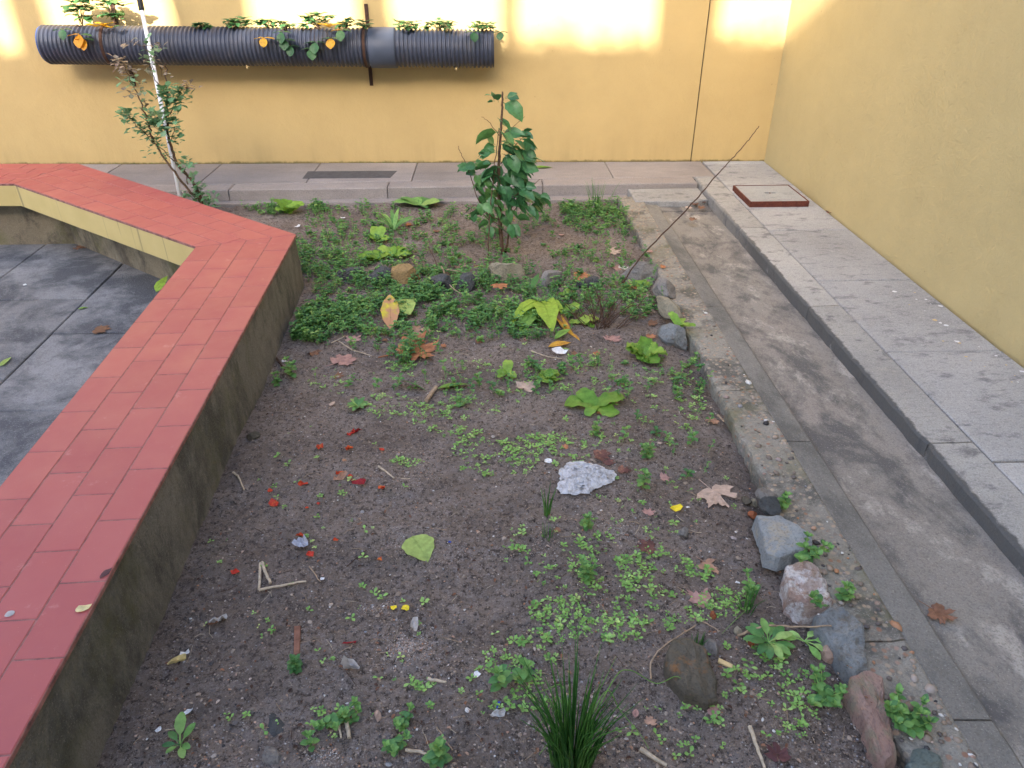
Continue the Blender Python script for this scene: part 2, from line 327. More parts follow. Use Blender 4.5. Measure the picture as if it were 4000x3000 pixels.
R=dict(slate=m_rock('blue_slate',(.28,.30,.31),(.38,.40,.40),(.44,.39,.31),11,.52,1.),quartz=m_rock('quartz_rock',(.28,.17,.13),(.52,.44,.39),(.66,.64,.63),13,.47),
 bgrey=m_rock('blue_grey_rock',(.18,.19,.195),(.32,.335,.33),(.19,.165,.13),10,.50,1.,(1,1,1)),redst=m_rock('reddish_stone',(.33,.20,.165),(.47,.33,.27),(.30,.26,.19),9,.50,1.,(2,.7,1)),
 brown=m_rock('brown_boulder',(.10,.085,.06),(.17,.145,.11),(.30,.14,.05),8,.60),dark=m_rock('dark_slate',(.05,.052,.055),(.11,.115,.115),None,12),
 ochre=m_rock('ochre_stone',(.26,.17,.07),(.38,.26,.12),(.16,.12,.08),10,.58),beige=m_rock('beige_stone',(.27,.235,.165),(.38,.34,.25),(.18,.15,.09),9,.56),
 grey=m_rock('grey_stone',(.17,.155,.14),(.30,.28,.26),(.12,.10,.08),10,.56),green=m_rock('grey_green_stone',(.14,.17,.15),(.20,.24,.22),None,9),
 pinkr=m_rock('pinkish_stone',(.45,.30,.22),(.55,.40,.32),(.6,.55,.5),20,.56),brick=m_rock('brick_chip',(.30,.09,.04),(.36,.13,.06),None,20))

# ------------------------------------------------------------------ unseen sun blocker added behind the camera, openings shaped to cast the sun patches
def build_sun_blocker():
    Y0=-7.; k=(5.93-Y0); dx=SUNT.x/SUNT.y*k; dz=-SUNT.z/SUNT.y*k
    b=thing('sun_blocker',(0,Y0,-.2),'unseen wall with openings, added to shape the sun patches','light_blocker')
    a=MB(); zb=.947+dz; zt=zb+.85
    rect(a,-16,9,Y0-.3,Y0,-.2,zb,.01); a.build('wall',M['blocker'],b)
    a=MB()
    for _ in range(260):
        xx=random.choice([random.gauss(.6,.35),random.gauss(1.9,.25),random.uniform(-4,3)])-dx; leaf6(a,(xx,Y0-.08,zb+abs(random.gauss(0,.07))),random.uniform(0,6.28),random.uniform(-.5,1.2),.07,.05,.5)
    a.build('shade_edge_leaves',M['weed'],b)  # leaves added out of view to blur the lower edge of the sun patches
    a=MB(); rect(a,-16,9,Y0-.16,Y0-.01,zt,zt+.12,.01); a.build('blocker_rail',M['blocker'],b)
    op=[(-3.60,-3.42),(-3.18,-2.28),(-1.74,-.95),(-.74,.08),(.175,1.20),(1.64,4.0)]; edge=[-16]+[q-dx for o in op for q in o]+[9]
    for i in range(0,len(edge),2):
        a=MB(); rect(a,edge[i],edge[i+1],Y0-.15,Y0-.02,zb,zt,.005); a.build('blocker_post',M['blocker'],b)
build_sun_blocker()

# ------------------------------------------------------------------ walls
def yb(x): return 5.933-.0093*x
GX=1.583
def build_walls():
    o=thing('courtyard_wall',(-1,yb(-1),-.2),'long yellow rendered wall behind the corrugated pipe','wall')
    a=MB(); prism(a,[(-8,yb(-8)),(GX-.004,yb(GX)),(GX-.004,yb(GX)+.3),(-8,yb(-8)+.3)],-.2,3.0,.003); 
    a.build('render',M['wall'],o)
    a=MB(); rect(a,GX-.0035,GX+.0035,yb(GX)+.008,yb(GX)+.2,-.2,3.0,.001); a.build('expansion_joint',M['bed'],o)
    o2=thing('wall_panel',(1.9,yb(1.9),-.2),'narrow yellow panel between the vertical joint and the corner','wall')
    a=MB(); prism(a,[(GX+.004,yb(GX)),(2.5,yb(2.5)),(2.5,yb(2.5)+.3),(GX+.004,yb(GX)+.3)],-.2,1.237,.003)
    prism(a,[(GX+.004,yb(GX)),(2.5,yb(2.5)),(2.5,yb(2.5)+.3),(GX+.004,yb(GX)+.3)],1.245,3.0,.003); a.build('render',M['wall'],o2)
    a=MB(); rect(a,GX+.006,2.4,yb(2)+.012,yb(2)+.2,1.236,1.246,.0005); a.build('groove',M['bed'],o2)
    a=MB(); prism(a,[(2.168,yb(2.168)-.002),(2.185,2.0),(2.20,-8),(2.5,-8),(2.5,yb(2.5)-.002)],-.2,3.0,.003)
    tag(a.build('side_wall',M['wall2'],origin=(2.2,0,-.2)),'pale yellow rough rendered wall along the slab walkway','wall')
build_walls()

# ------------------------------------------------------------------ ground, paving, kerbs
def st(mb,name,mat,sm=False): return tag(mb.build(name,mat,smooth=sm),kind='structure')
a=MB(); a.add([(-40,-40,-.32),(40,-40,-.32),(40,40,-.32),(-40,40,-.32)],[(0,1,2,3)]); st(a,'ground',M['bed'])
def build_paving():
    ys=[4.291+.775*k for k in range(-8,3)]
    a=MB(); b=MB()
    for y in sorted(ys):
        y1=min(y+.775-.011,yb(1.9)-.004)
        if y1<=y: continue
        for q in (0,): prism(a,[(1.672,y),(2.164 if y>2 else 2.176,y),(2.164 if y1>2 else 2.176,y1),(1.676 if y1>5 else 1.670,y1)],-.1,.100+random.uniform(-.0015,.0015),.004,random.random())
    st(a,'pavement',M['slab'])
    a=MB(); y=4.337+.0; ks=[y+1.13*k for k in range(-5,3)]
    for y0 in ks:
        y1=min(y0+1.122,5.478)
        if y1<=y0: continue
        # kerb with a slightly battered, broken face
        n=max(2,int((y1-y0)/.05)); top=[];bot=[]
        for i in range(n+1):
            t=y0+(y1-y0)*i/n; chip=.010*max(0,vn(t,3.,22)+.12)+.006*vn(t,9.,60)
            e=.007 if i in (0,n) else 0
            top.append((1.501+chip+e,t)); bot.append((1.508+.4*chip,t))
        rr=random.random()
        vs=[(x,t,-.1) for x,t in bot]+[(x+.002,t,.088) for x,t in top]+[(x+.008,t,.0985) for x,t in top]+[(1.662,t,.100) for x,t in top]+[(1.664,t,-.1) for x,t in top]
        m=n+1; fs=[]
        for k in range(4):
            for i in range(n): fs.append((k*m+i,k*m+m+i,k*m+m+i+1,k*m+i+1))
        fs+=[(0,m,2*m,3*m,4*m),(n,4*m+n,3*m+n,2*m+n,m+n)]; a.add(vs,fs,rr)
    st(a,'kerb',M['kerb'],False)
    # back walkway
    a=MB(); xs=[-7.5,-5.2,-4.42,-3.65,-2.89,-2.11,-1.34,-.58,.16,.90,1.666]
    def yj(x): return 5.395+.026*(x+1.5)
    for i in range(len(xs)-1):
        x0,x1=xs[i]+.003,xs[i+1]-.003; prism(a,[(x0,yj(x0)+.003),(x1,yj(x1)+.003),(x1,yb(x1)-.003),(x0,yb(x0)-.003)],-.1,.1+random.uniform(-.001,.001),.003,random.random())
    st(a,'back_pavement',M['back'])
    a=MB(); xs=[-7.4,-5.2,-4.07,-2.96,-1.85,-.74,.37,1.496]
    def ye(x): return 5.225+.028*(x+1.95)
    for i in range(len(xs)-1):
        x0,x1=xs[i]+.003,xs[i+1]-.003; prism(a,[(x0,ye(x0)),(x1,ye(x1)),(x1,yj(x1)-.001),(x0,yj(x0)-.001)],-.1,.0985,.006,random.random())
    st(a,'back_kerb',M['back'])
    a=MB(); prism(a,[(-1.388,5.50),(-.745,5.50),(-.715,5.69),(-1.388,5.695)],.09,.1035,.002); st(a,'pavement_patch',M['patch'])
    a=MB(); prism(a,[(-4,5.14),(.98,5.19),(.98,ye(.98)-.002),(-4,ye(-4)-.002)],-.1,.022,.004,.3); st(a,'back_footing',M['back'])
    a=MB(); rect(a,-7.6,2.16,5.40,yb(1),-.12,.085,.002); rect(a,1.56,2.17,-8,5.38,-.12,.084,.002); st(a,'paving_bed',M['bed'])
    # drain channel: floor, sloping ledge, pebbly edging
    n=130; a=MB(); vs=[];fs=[]
    for i in range(n+1):
        y=-1.+(4.925+1.)*i/n; zf=.042-.022*max(0,min(1,(y-1)/4))
        for k,x in enumerate([1.10,1.18,1.26,1.34,1.42,1.53]): vs.append((x,y,zf+.002*float(vn(x*2,y,5))-.003*math.sin((k)/5*math.pi)))
    for i in range(n):
        for k in range(5): q=i*6+k; fs.append((q,q+1,q+7,q+6))
    a.add(vs,fs,.5); st(a,'drain_channel',M['chan'],True)
    a=MB()
    jy=[-1.4,-.1,1.044,2.156,3.301,4.43,4.95]
    for i in range(len(jy)-1):
        y0,y1=jy[i]+.003,jy[i+1]-.003; m=max(2,int((y1-y0)/.06)); rr=random.random(); vs=[];fs=[]
        for q in range(m+1):
            y=y0+(y1-y0)*q/m; e=.004*float(vn(y,1.,14)); x5=1.140+e+.008*(3-y)/3
            for (x,z) in ((1.043,-.1),(1.043,.0545),(1.052,.058),(x5-.008,.054),(x5,.048),(x5+.002,-.1)): vs.append((x,y,z))
        for q in range(m):
            for k in range(5): b=q*6+k; fs.append((b,b+1,b+7,b+6))
        fs+=[(0,5,4,3,2,1),tuple(m*6+k for k in range(6))]; a.add(vs,fs,rr)
    st(a,'channel_ledge',M['ledge'])
    a=MB(); jy=[-1.3,-.02,1.271,2.514,3.819,4.60,5.13]
    for i in range(len(jy)-1):
        y0,y1=jy[i]+.003,jy[i+1]-.003; m=max(2,int((y1-y0)/.03)); rr=random.random(); vs=[];fs=[]
        for q in range(m+1):
            y=y0+(y1-y0)*q/m; e=.026*float(vn(y,2.,7))+.022*float(vn(y,7.,30))+.010*float(vn(y,9.,80)); wid=.04*max(0,min(1,(1.9-y)/.7)); f=.5*(1+math.cos(max(0,min(1,(y-4.6)/.5))*math.pi))
            x7=.888+e-wid*.2; x6=1.047
            zz=.058+.006*float(vn(y,5.,8)); L=[(x7+.016,-.1),(x7+.006,zz-.018),(x7+.010,zz-.005),(x7+.025,zz)]
            for k in range(1,5):
                x=x7+.025+(x6-.012-x7-.025)*k/5; L.append((x,zz+.004*float(vn(x*3,y,22))+.003*float(vn(x,y,60))))
            L+=[(x6-.008,.0615),(x6,.0585+.002*float(vn(y,4.,60))),(x6+.001,-.1)]
            for (x,z) in L: vs.append((x,y,z))
        K=len(L)
        for q in range(m):
            for k in range(K-1): b=q*K+k; fs.append((b,b+1,b+K+1,b+K))
        fs+=[tuple(reversed(range(K))),tuple(m*K+k for k in range(K))]; a.add(vs,fs,rr)
    st(a,'planter_edging',M['strip'])
    a=MB(); prism(a,[(.99,5.0),(1.40,4.985),(1.497,5.03),(1.497,5.30),(.985,5.295)],-.1,.066,.006,.9); st(a,'channel_landing',M['kerb'])
    a=MB(); prism(a,[(1.12,4.90),(1.50,4.90),(1.50,5.05),(1.12,5.05)],-.1,.028,.002); st(a,'channel_sump',M['chan'])
build_paving()

# ------------------------------------------------------------------ bench wall round the sunken court
A_in=[Vector((-1.195,-2.)),Vector((-1.469,3.548))]; A_in[0]=Vector((-1.469+.0491*5.548,-2.)); 
O1=Vector((-1.011,3.718)); A_o0=Vector((O1.x+.036*5.718,-2.)); O2=Vector((-2.812,5.190)); I1=Vector((-1.469,3.548)); I2=Vector((-2.982,4.707)); OC=Vector((-6.,5.23)); IC=Vector((-6.,4.715))
def clip(poly,p,nrm):
    out=[]
    for i in range(len(poly)):
        a,b=poly[i-1],poly[i]; da=(a-p).dot(nrm); db=(b-p).dot(nrm)
        if (da>=0)!=(db>=0): out.append(a+(b-a)*(da/(da-db)))
        if db>=0: out.append(b)
    return out
def tiles(mb,i0,i1,o0,o1,c0,c1,offs,ln=.2195,ref=None):
    """running-bond tiles between inner line i0-i1 and outer line o0-o1; c0,c1 are clip lines (point, inward normal)"""
    u=(i1-i0).normalized(); L=(i1-i0).length+1.2
    if ref is None: ref=i0
    for k in range(4):
        def at(s,f):
            pi=ref+u*s; # inner point, cross to outer line
            nrm=Vector((u.y,-u.x)); oo=(o1-o0).normalized(); 
            den=nrm.x*oo.y-nrm.y*oo.x; dlt=o0-pi; w=(dlt.x*oo.y-dlt.y*oo.x)/den
            return pi+nrm*w*f
        for j in range(-60,60):
            s0=j*ln+offs[k]; s1=s0+ln; g=.0017
            poly=[at(s0+g,k/4+.0035),at(s1-g,k/4+.0035),at(s1-g,(k+1)/4-.0035),at(s0+g,(k+1)/4-.0035)]
            for c in (c0,c1): 
                if poly and c: poly=clip(poly,*c)
            cl=[]
            for q in poly:
                if not cl or (q-cl[-1]).length>.004: cl.append(q)
            if len(cl)>2 and (cl[0]-cl[-1]).length<.004: cl.pop()
            if len(cl)<3: continue
            ar=abs(sum(cl[i-1].x*cl[i].y-cl[i].x*cl[i-1].y for i in range(len(cl))))/2
            if ar<.0008: continue
            prism(mb,cl,.286,.3005+random.uniform(-.0007,.0007),.0018,random.random())
def build_bench():
    b=thing('bench_wall',(-1.2,2.5,-.15),'low concrete bench wall capped with red terracotta tiles','bench wall')
    m1=(O1-I1).normalized(); n1=Vector((m1.y,-m1.x))   # points to A side (towards camera)
    if n1.dot(Vector((0,-1)))<0: n1=-n1
    m2=(O2-I2).normalized(); n2=Vector((m2.y,-m2.x))
    if n2.dot(Vector((1,0)))<0: n2=-n2
    e=.0017
    t=MB()
    uA=(I1-A_in[0]).normalized(); refY=1.822; ref=I1+uA*((refY-I1.y)/uA.y)
    tiles(t,A_in[0],I1,A_o0,O1,(I1+n1*e,n1),None,[0,-.1098,0.004,-.108],ref=ref)
    tiles(t,I1,I2,O1,O2,(I1-n1*e,-n1),(I2+n2*e,n2),[.03,.14,.03,.14])
    tiles(t,I2,IC,O2,OC,(I2-n2*e,-n2),None,[.05,.16,.05,.16])
    t.build('tile_coping',M['tile'],b)
    g=MB(); ins=.006
    for poly in ([A_in[0],I1,O1,A_o0],[I1,I2,O2,O1],[I2,IC,OC,O2]):
        c=sum(poly,Vector((0,0)))/4; prism(g,poly,.2865,.2990,.001)
    g.build('grout',M['grout'],b)
    c=MB(); n=120   # leg A outer face, weathered; finely divided so its foot can meet the soil
    vs=[];fs=[];zz=[-.3,-.05,0,.08,.16,.23,.2862]
    for i in range(n+1):
        f=i/n; p=A_o0.lerp(O1,f)
        for z in zz: vs.append((p.x-.008+ (.012*(.28-max(z,0))/.28)+.003*float(vn(p.y,z*3,7)),p.y-(.005 if i==n else 0),z))
    K=len(zz)
    for i in range(n):
        for k in range(K-1): q=i*K+k; fs.append((q,q+K,q+K+1,q+1))
    c.add(vs,fs,.5)
    prism(c,[A_in[0]+Vector((.01,0)),I1+Vector((.01,0)),O1+Vector((-.013,-.006)),A_o0+Vector((-.02,0))],-.3,.286,.001,.5)
    low=[Vector((-1.30,3.66)),Vector((-1.946,4.209)),Vector((-2.637,4.71)),Vector((-2.788,4.825)),Vector((-6,4.83))]
    prism(c,[Vector((-1.42,3.60)),Vector((-1.30,3.66)),O1+Vector((-.012,-.008)),O1+Vector((-.014,-.004))],-.3,.2858,.001,.4)
    c.build('concrete_base',M['bench'],b)
    c=MB(); prism(c,[low[0],low[2],low[3],low[4],OC+Vector((0,-.012)),O2+Vector((0,-.012)),O1+Vector((-.02,-.008))],-.3,.16,.002,.5); c.build('inner_base',M['bench_in'],b)
    f=MB(); prism(f,[I1,I2,O2+Vector((.0,-.012)),O1+Vector((-.02,-.006))],.158,.2866,.002); prism(f,[I2+Vector((-.001,0)),IC,OC+Vector((0,-.014)),O2+Vector((-.001,-.014))],.158,.2864,.002)
    f.build('fascia',M['fascia'],b)
build_bench()
# sunken court floor: large slabs with open joints
def build_floor():
    a=MB(); x=-2.262
    cols=[x-1.92,x-1.28,x-.645,x,x+.64,x+1.3]; zt=-.14
    rows={0:[3.0,4.2,5.2],1:[2.1,3.0,3.93,4.95],2:[2.0,3.022,3.922,5.2],3:[2.2,2.75,3.49,5.1],4:[2.2,3.49,5.1]}
    for i in range(5):
        r=[-2.,-.6,.6,1.4]+rows[i]
        for j in range(len(r)-1):
            sk=-.0405; g=.004
            p=lambda X,Y:(X+sk*(Y-3),Y)
            prism(a,[p(cols[i]+g,r[j]+g),p(cols[i+1]-g,r[j]+g),p(cols[i+1]-g,r[j+1]-g),p(cols[i]+g,r[j+1]-g)],-.22,zt+random.uniform(-.002,.002),.004,random.random())
    for j in range(6): prism(a,[(-6,-2+j*1.2),(-4.3,-2+j*1.2),(-4.3,-.81+j*1.2),(-6,-.81+j*1.2)],-.22,zt,.004,random.random())
    st(a,'court_floor',M['floor'])
    a=MB(); rect(a,-6.2,-1.1,-2.2,5.1,-.3,-.152,.001); st(a,'court_floor_bed',M['bed'])
build_floor()

# ------------------------------------------------------------------ soil
def soil_keep(x,y):
    if y<3.70: return x>-1.03+.036*(3.718-y)-.03
    d=(O2-O1).normalized(); nr=Vector((d.y,-d.x)); 
    return (Vector((x,y))-O1).dot(nr)*(1 if nr.y>0 else -1)>-.10
def build_soil():
    xs=np.arange(-3.4,.96,.0085); ys=np.concatenate([np.arange(-1.,.85,.04),np.arange(.85,5.28,.0085)])
    X,Y=np.meshgrid(xs,ys); Z=hz(X,Y); Z+=.004*(RNG.random(Z.shape)-.5)*(1+vn(X,Y,8))
    Z-=.012*np.clip((X-.80)/.08,0,1)*np.clip((3.6-Y)/.5,0,1)
    nx,ny=len(xs),len(ys); keep=np.zeros((ny-1,nx-1),bool)
    xa=-1.06+.036*(3.718-Y[:-1,:-1]); d=(O2-O1).normalized(); nr=Vector((d.y,-d.x)); sg=1 if nr.y>0 else -1
    D=((X[:-1,:-1]-O1.x)*nr.x+(Y[:-1,:-1]-O1.y)*nr.y)*sg
    keep=np.where(Y[:-1,:-1]<3.70,X[:-1,:-1]>xa,D>-.10)
    idx=np.arange(nx*ny).reshape(ny,nx); q=np.stack([idx[:-1,:-1],idx[:-1,1:],idx[1:,1:],idx[1:,:-1]],-1)[keep]
    used=np.unique(q); rm=np.full(nx*ny,-1); rm[used]=np.arange(len(used)); V=np.stack([X.ravel(),Y.ravel(),Z.ravel()],-1)[used]; q=rm[q]
    me=bpy.data.meshes.new('soil_bed'); me.from_pydata(V.tolist(),[],q.tolist()); me.polygons.foreach_set('use_smooth',[True]*len(q)); me.materials.append(M['soil'])
    o=bpy.data.objects.new('soil_bed',me); C.collection.objects.link(o); tag(o,kind='structure')
build_soil()

# ------------------------------------------------------------------ inspection cover
def build_cover():
    c=thing('inspection_cover',(1.885,4.925,.1),'square concrete inspection cover in a raised rusty steel frame','inspection cover')
    q=[(1.692,4.735),(2.084,4.738),(2.080,5.122),(1.688,5.118)]
    a=MB(); t=.005; cx,cy=1.886,4.928
    for i in range(4):
        p0,p1=Vector(q[i]),Vector(q[(i+1)%4]); d=(p1-p0).normalized(); nn=Vector((-d.y,d.x))*t*1.6
        prism(a,[p0,p1,p1+nn-d*0.009,p0+nn+d*0.009],.095,.136,.001)
    a.build('frame',M['rust'],c)
    a=MB(); k=.955; qq=[(cx+(x-cx)*k,cy+(y-cy)*k) for x,y in q]
    hx0,hx1,hy0,hy1=1.852,1.930,4.925,4.952; X=[qq[0][0],hx0,hx1,qq[1][0]]; Y=[qq[0][1],hy0,hy1,qq[2][1]]
    for i in range(3):
        for j in range(3):
            if i==1 and j==1: continue
            a.add([(X[i],Y[j],.133),(X[i+1],Y[j],.133),(X[i+1],Y[j+1],.133),(X[i],Y[j+1],.133)],[(0,1,2,3)],.5)
    a.add([(hx0,hy0,.133),(hx1,hy0,.133),(hx1,hy1,.133),(hx0,hy1,.133),(hx0,hy0,.112),(hx1,hy0,.112),(hx1,hy1,.112),(hx0,hy1,.112)],[(0,1,5,4),(1,2,6,5),(2,3,7,6),(3,0,4,7)],.5)
    a.build('concrete_lid',M['coverslab'],c)
    a=MB(); a.add([(hx0,hy0,.1125),(hx1,hy0,.1125),(hx1,hy1,.1125),(hx0,hy1,.1125)],[(0,1,2,3)]); a.build('lifting_slot',M['bed'],c)
    a=MB(); tube(a,[(1.882,4.939,.118),(1.902,4.939,.118)],.005,6); rect(a,1.889,1.893,4.924,4.953,.112,.1325,.0005); a.build('lifting_bar',M['rust'],c)
build_cover()

# ------------------------------------------------------------------ corrugated pipe planter
PY=5.765
def pz(x): return .978+(x+3.12)*(-.037/3.16)
def build_pipe():
    o=thing('pipe_planter',(-1.55,PY,.96),'long black corrugated plastic pipe planter hung on the yellow wall','pipe planter')
    def lathe(mb,prof,seg=56,m=0):
        vs=[];fs=[]
        for x,r in prof:
            for k in range(seg):
                t=2*math.pi*k/seg; vs.append((x,PY+r*math.cos(t),pz(x)+r*math.sin(t)))
        for i in range(len(prof)-1):
            for k in range(seg):
                k2=(k+1)%seg; fs.append((i*seg+k,i*seg+k2,(i+1)*seg+k2,(i+1)*seg+k))
        mb.add(vs,fs,0,m)
    x0,x1=-3.10,.032; a=MB(); prof=[]; x=x0; p=.0292
    sh=[(0,.0),(.16,.0),(.26,.0075),(.40,.0105),(.62,.0105),(.76,.0075),(.86,0)]
    while x<x1-.01:
        for f,h in sh: prof.append((x+f*p,.1165+h))
        x+=p
    prof.append((x1,.127)); prof=[(x0+.001,.108)]+prof+[(x1+.001,.108)]
    lathe(a,prof); a.build('corrugated_pipe',M['pipe'],o,smooth=True)
    a=MB(); lathe(a,[(x0-.002,.112),(x0-.003,.119),(x0+.004,.1205),(x0+.005,.114)],56); lathe(a,[(x0+.001,.110),(x1-.001,.110)],56); a.build('inner_liner',M['pipein'],o,smooth=True)
    a=MB(); lathe(a,[(-.842,.118),(-.842,.1315),(-.838,.1335),(-.664,.1335),(-.660,.1315),(-.660,.118)]); a.build('coupling_sleeve',M['sleeve'],o,smooth=True)
    for cx,top,bot,dx in ((-.872,1.218,.672,-.02),(-2.66,1.40,.672,.03)):
        a=MB(); yw=yb(cx)-.003
        pts=[]
        rect(a,cx-.013,cx+.013,yw-.006,yw,pz(cx)+.12,top,.001); rect(a,cx+dx*.6-.013,cx+dx*.6+.013,yw-.006,yw,bot,pz(cx)-.10,.001)
        seg=26; vs=[];fs=[]
        for k in range(seg+1):
            t=math.radians(60+k*(250/seg)); 
            for xx in (cx-.010,cx+.010):
                for r in (.1285,.1325): vs.append((xx,PY+r*math.cos(t),pz(cx)+r*math.sin(t)))
        for k in range(seg):
            b=k*4; fs+=[(b+1,b+5,b+7,b+3),(b,b+1,b+5,b+4),(b+2,b+3,b+7,b+6)]
        a.add(vs,fs); a.build('strap',M['strap'],o)
    for x in (-1.72,-.24):
        a=MB(); z=pz(x)-.128; tube(a,[(x,PY-.03,z+.01),(x,PY-.03,z-.004),(x,PY-.03,z-.010),(x,PY-.03,z-.014)],[.011,.011,.009,.004],10); a.build('drain_plug',M['wood'],o,smooth=True)
build_pipe()
def trefoil(mb,c,az,el,sz,r,roll=0.):
    for da in (-1.75,0,1.75):
        leafN(mb,c,az+da,el*(1 if da==0 else .5)+random.uniform(-.15,.15),sz*random.uniform(.85,1.1),sz*.82,'oval',random.uniform(.2,.8),.18,r if r>.85 else min(.84,max(0,r+random.uniform(-.1,.1))),5,.05,9,roll)
def strawberry(xp,leaves,label,spread=.09,h=.06,n=7,stems=True,ls=1.):
    n=int(n*2.4)
    """xp: picture x of the crown; leaves: extra hanging leaves (picture x,y,size,rnd)"""
    c=W(xp,110,PY-.02); x=c.x; base=Vector((x,PY-.02,pz(x)+.120))
    o=thing('strawberry_plant',base,label,'strawberry plant','strawberry plants growing out of the pipe')
    lf=MB(); sm=MB()
    for k in range(n):
        az=random.uniform(0,6.28); rr=spread*random.uniform(.25,1); tip=base+Vector((math.cos(az)*rr,math.sin(az)*rr*.7,h*random.uniform(.25,1.1)))
        tube(sm,curve([base,base.lerp(tip,.5)+Vector((0,0,h*.25)),tip],4),.0013,4,.3); trefoil(lf,tip,az,random.uniform(-.3,.6),ls*random.uniform(.034,.050),random.uniform(.15,.84))
    for (px,py,s,r) in leaves:
        Yp=PY-.16 if py>100 else PY-.03; t=W(px,py,Yp); b2=base+Vector((0,-.03,0)); mid=Vector(((b2.x+t.x)/2,min(b2.y,t.y)+.01,max(b2.z,t.z)+.02))
        tube(sm,curve([b2,mid,t],4),.0014,4,.5)
        for da in (-1.9,0,1.9):
            leafN(lf,t,-math.pi/2+da*.9+random.uniform(-.25,.25),(-1.0 if da==0 else .0) if py>110 else .35,s*1.6*random.uniform(.85,1.1),s*1.35,'oval',.35,.15,r if random.random()<.8 or r<.86 else .6,5,.04,9)
    lf.build('leaves',M['straw_b'],o,smooth=True); sm.build('stems',M['twig'],o)
strawberry(325,[(300,30,.05,.3),(345,45,.05,.25),(285,10,.045,.2),(310,135,.055,.93),(245,115,.045,.3),(325,152,.045,.94)],'strawberry plant with orange leaves at the left end of the pipe',.09,.17,9,ls=1.6)
strawberry(455,[(405,100,.055,.89),(375,105,.05,.90),(435,110,.04,.88),(480,25,.05,.3),(450,20,.05,.3)],'strawberry plant with bright yellow leaves left of the white pole',.08,.17,8,ls=1.5)
strawberry(792,[(775,98,.04,.2)],'smallest dark strawberry tuft just right of the white pole',.06,.025,5)
strawberry(925,[(905,85,.045,.5),(950,75,.045,.6)],'light green strawberry plant left of the hanging yellow leaflet',.09,.05,9)
strawberry(1045,[(1030,148,.045,.89),(1015,90,.04,.5)],'strawberry plant with one yellow leaflet hanging down the pipe',.07,.05,8)
strawberry(1120,[(1110,155,.05,.2),(1135,180,.045,.15),(1100,125,.045,.3)],'strawberry plant with dark green leaves trailing down the pipe',.05,.04,5)
strawberry(1245,[(1262,70,.045,.4),(1190,100,.04,.3),(1285,105,.055,.89),(1330,118,.05,.91),(1292,150,.05,.90),(1230,165,.05,.5),(1215,190,.05,.88),(1240,60,.05,.4),(1200,70,.045,.5)],'largest strawberry plant with yellow leaves and a green trefoil below',.12,.08,14)
strawberry(1352,[(1355,95,.04,.5)],'small strawberry plant beside the upper end of the rusty strap',.05,.06,6)
strawberry(1418,[(1418,105,.055,.15),(1422,88,.045,.3)],'single dark green strawberry trefoil over the rusty strap',.03,.03,2)
strawberry(1585,[(1570,105,.04,.5)],'pale strawberry plant just right of the grey sleeve',.10,.05,11)
strawberry(1715,[(1755,105,.04,.5)],'pale strawberry plant second from the right pipe end',.11,.055,12)
strawberry(1885,[(1850,125,.045,.3),(1955,125,.04,.3)],'strawberry plant at the right pipe end with a trailing shoot',.09,.045,11)

# ------------------------------------------------------------------ white pole
def build_pole():
    b=W(706,790,5.0); b.z=hs(b.x,b.y)-.03; b=Vector((W(706,790,5.0).x,5.0,b.z)); t=W(554,40,5.50); t2=t+(t-b)*.45
    o=thing('white_pole',b,'slim white metal pole with black grip leaning against the pipe','pole')
    a=MB(); tube(a,[b,t],[.0135,.0135],14); a.build('shaft',M['white'],o,smooth=True)
    d=(t-b).normalized(); a=MB(); tube(a,[t-d*.002,t+d*.006,t2],[.0155,.018,.018],14); a.build('grip',M['grip'],o,smooth=True)
build_pole()
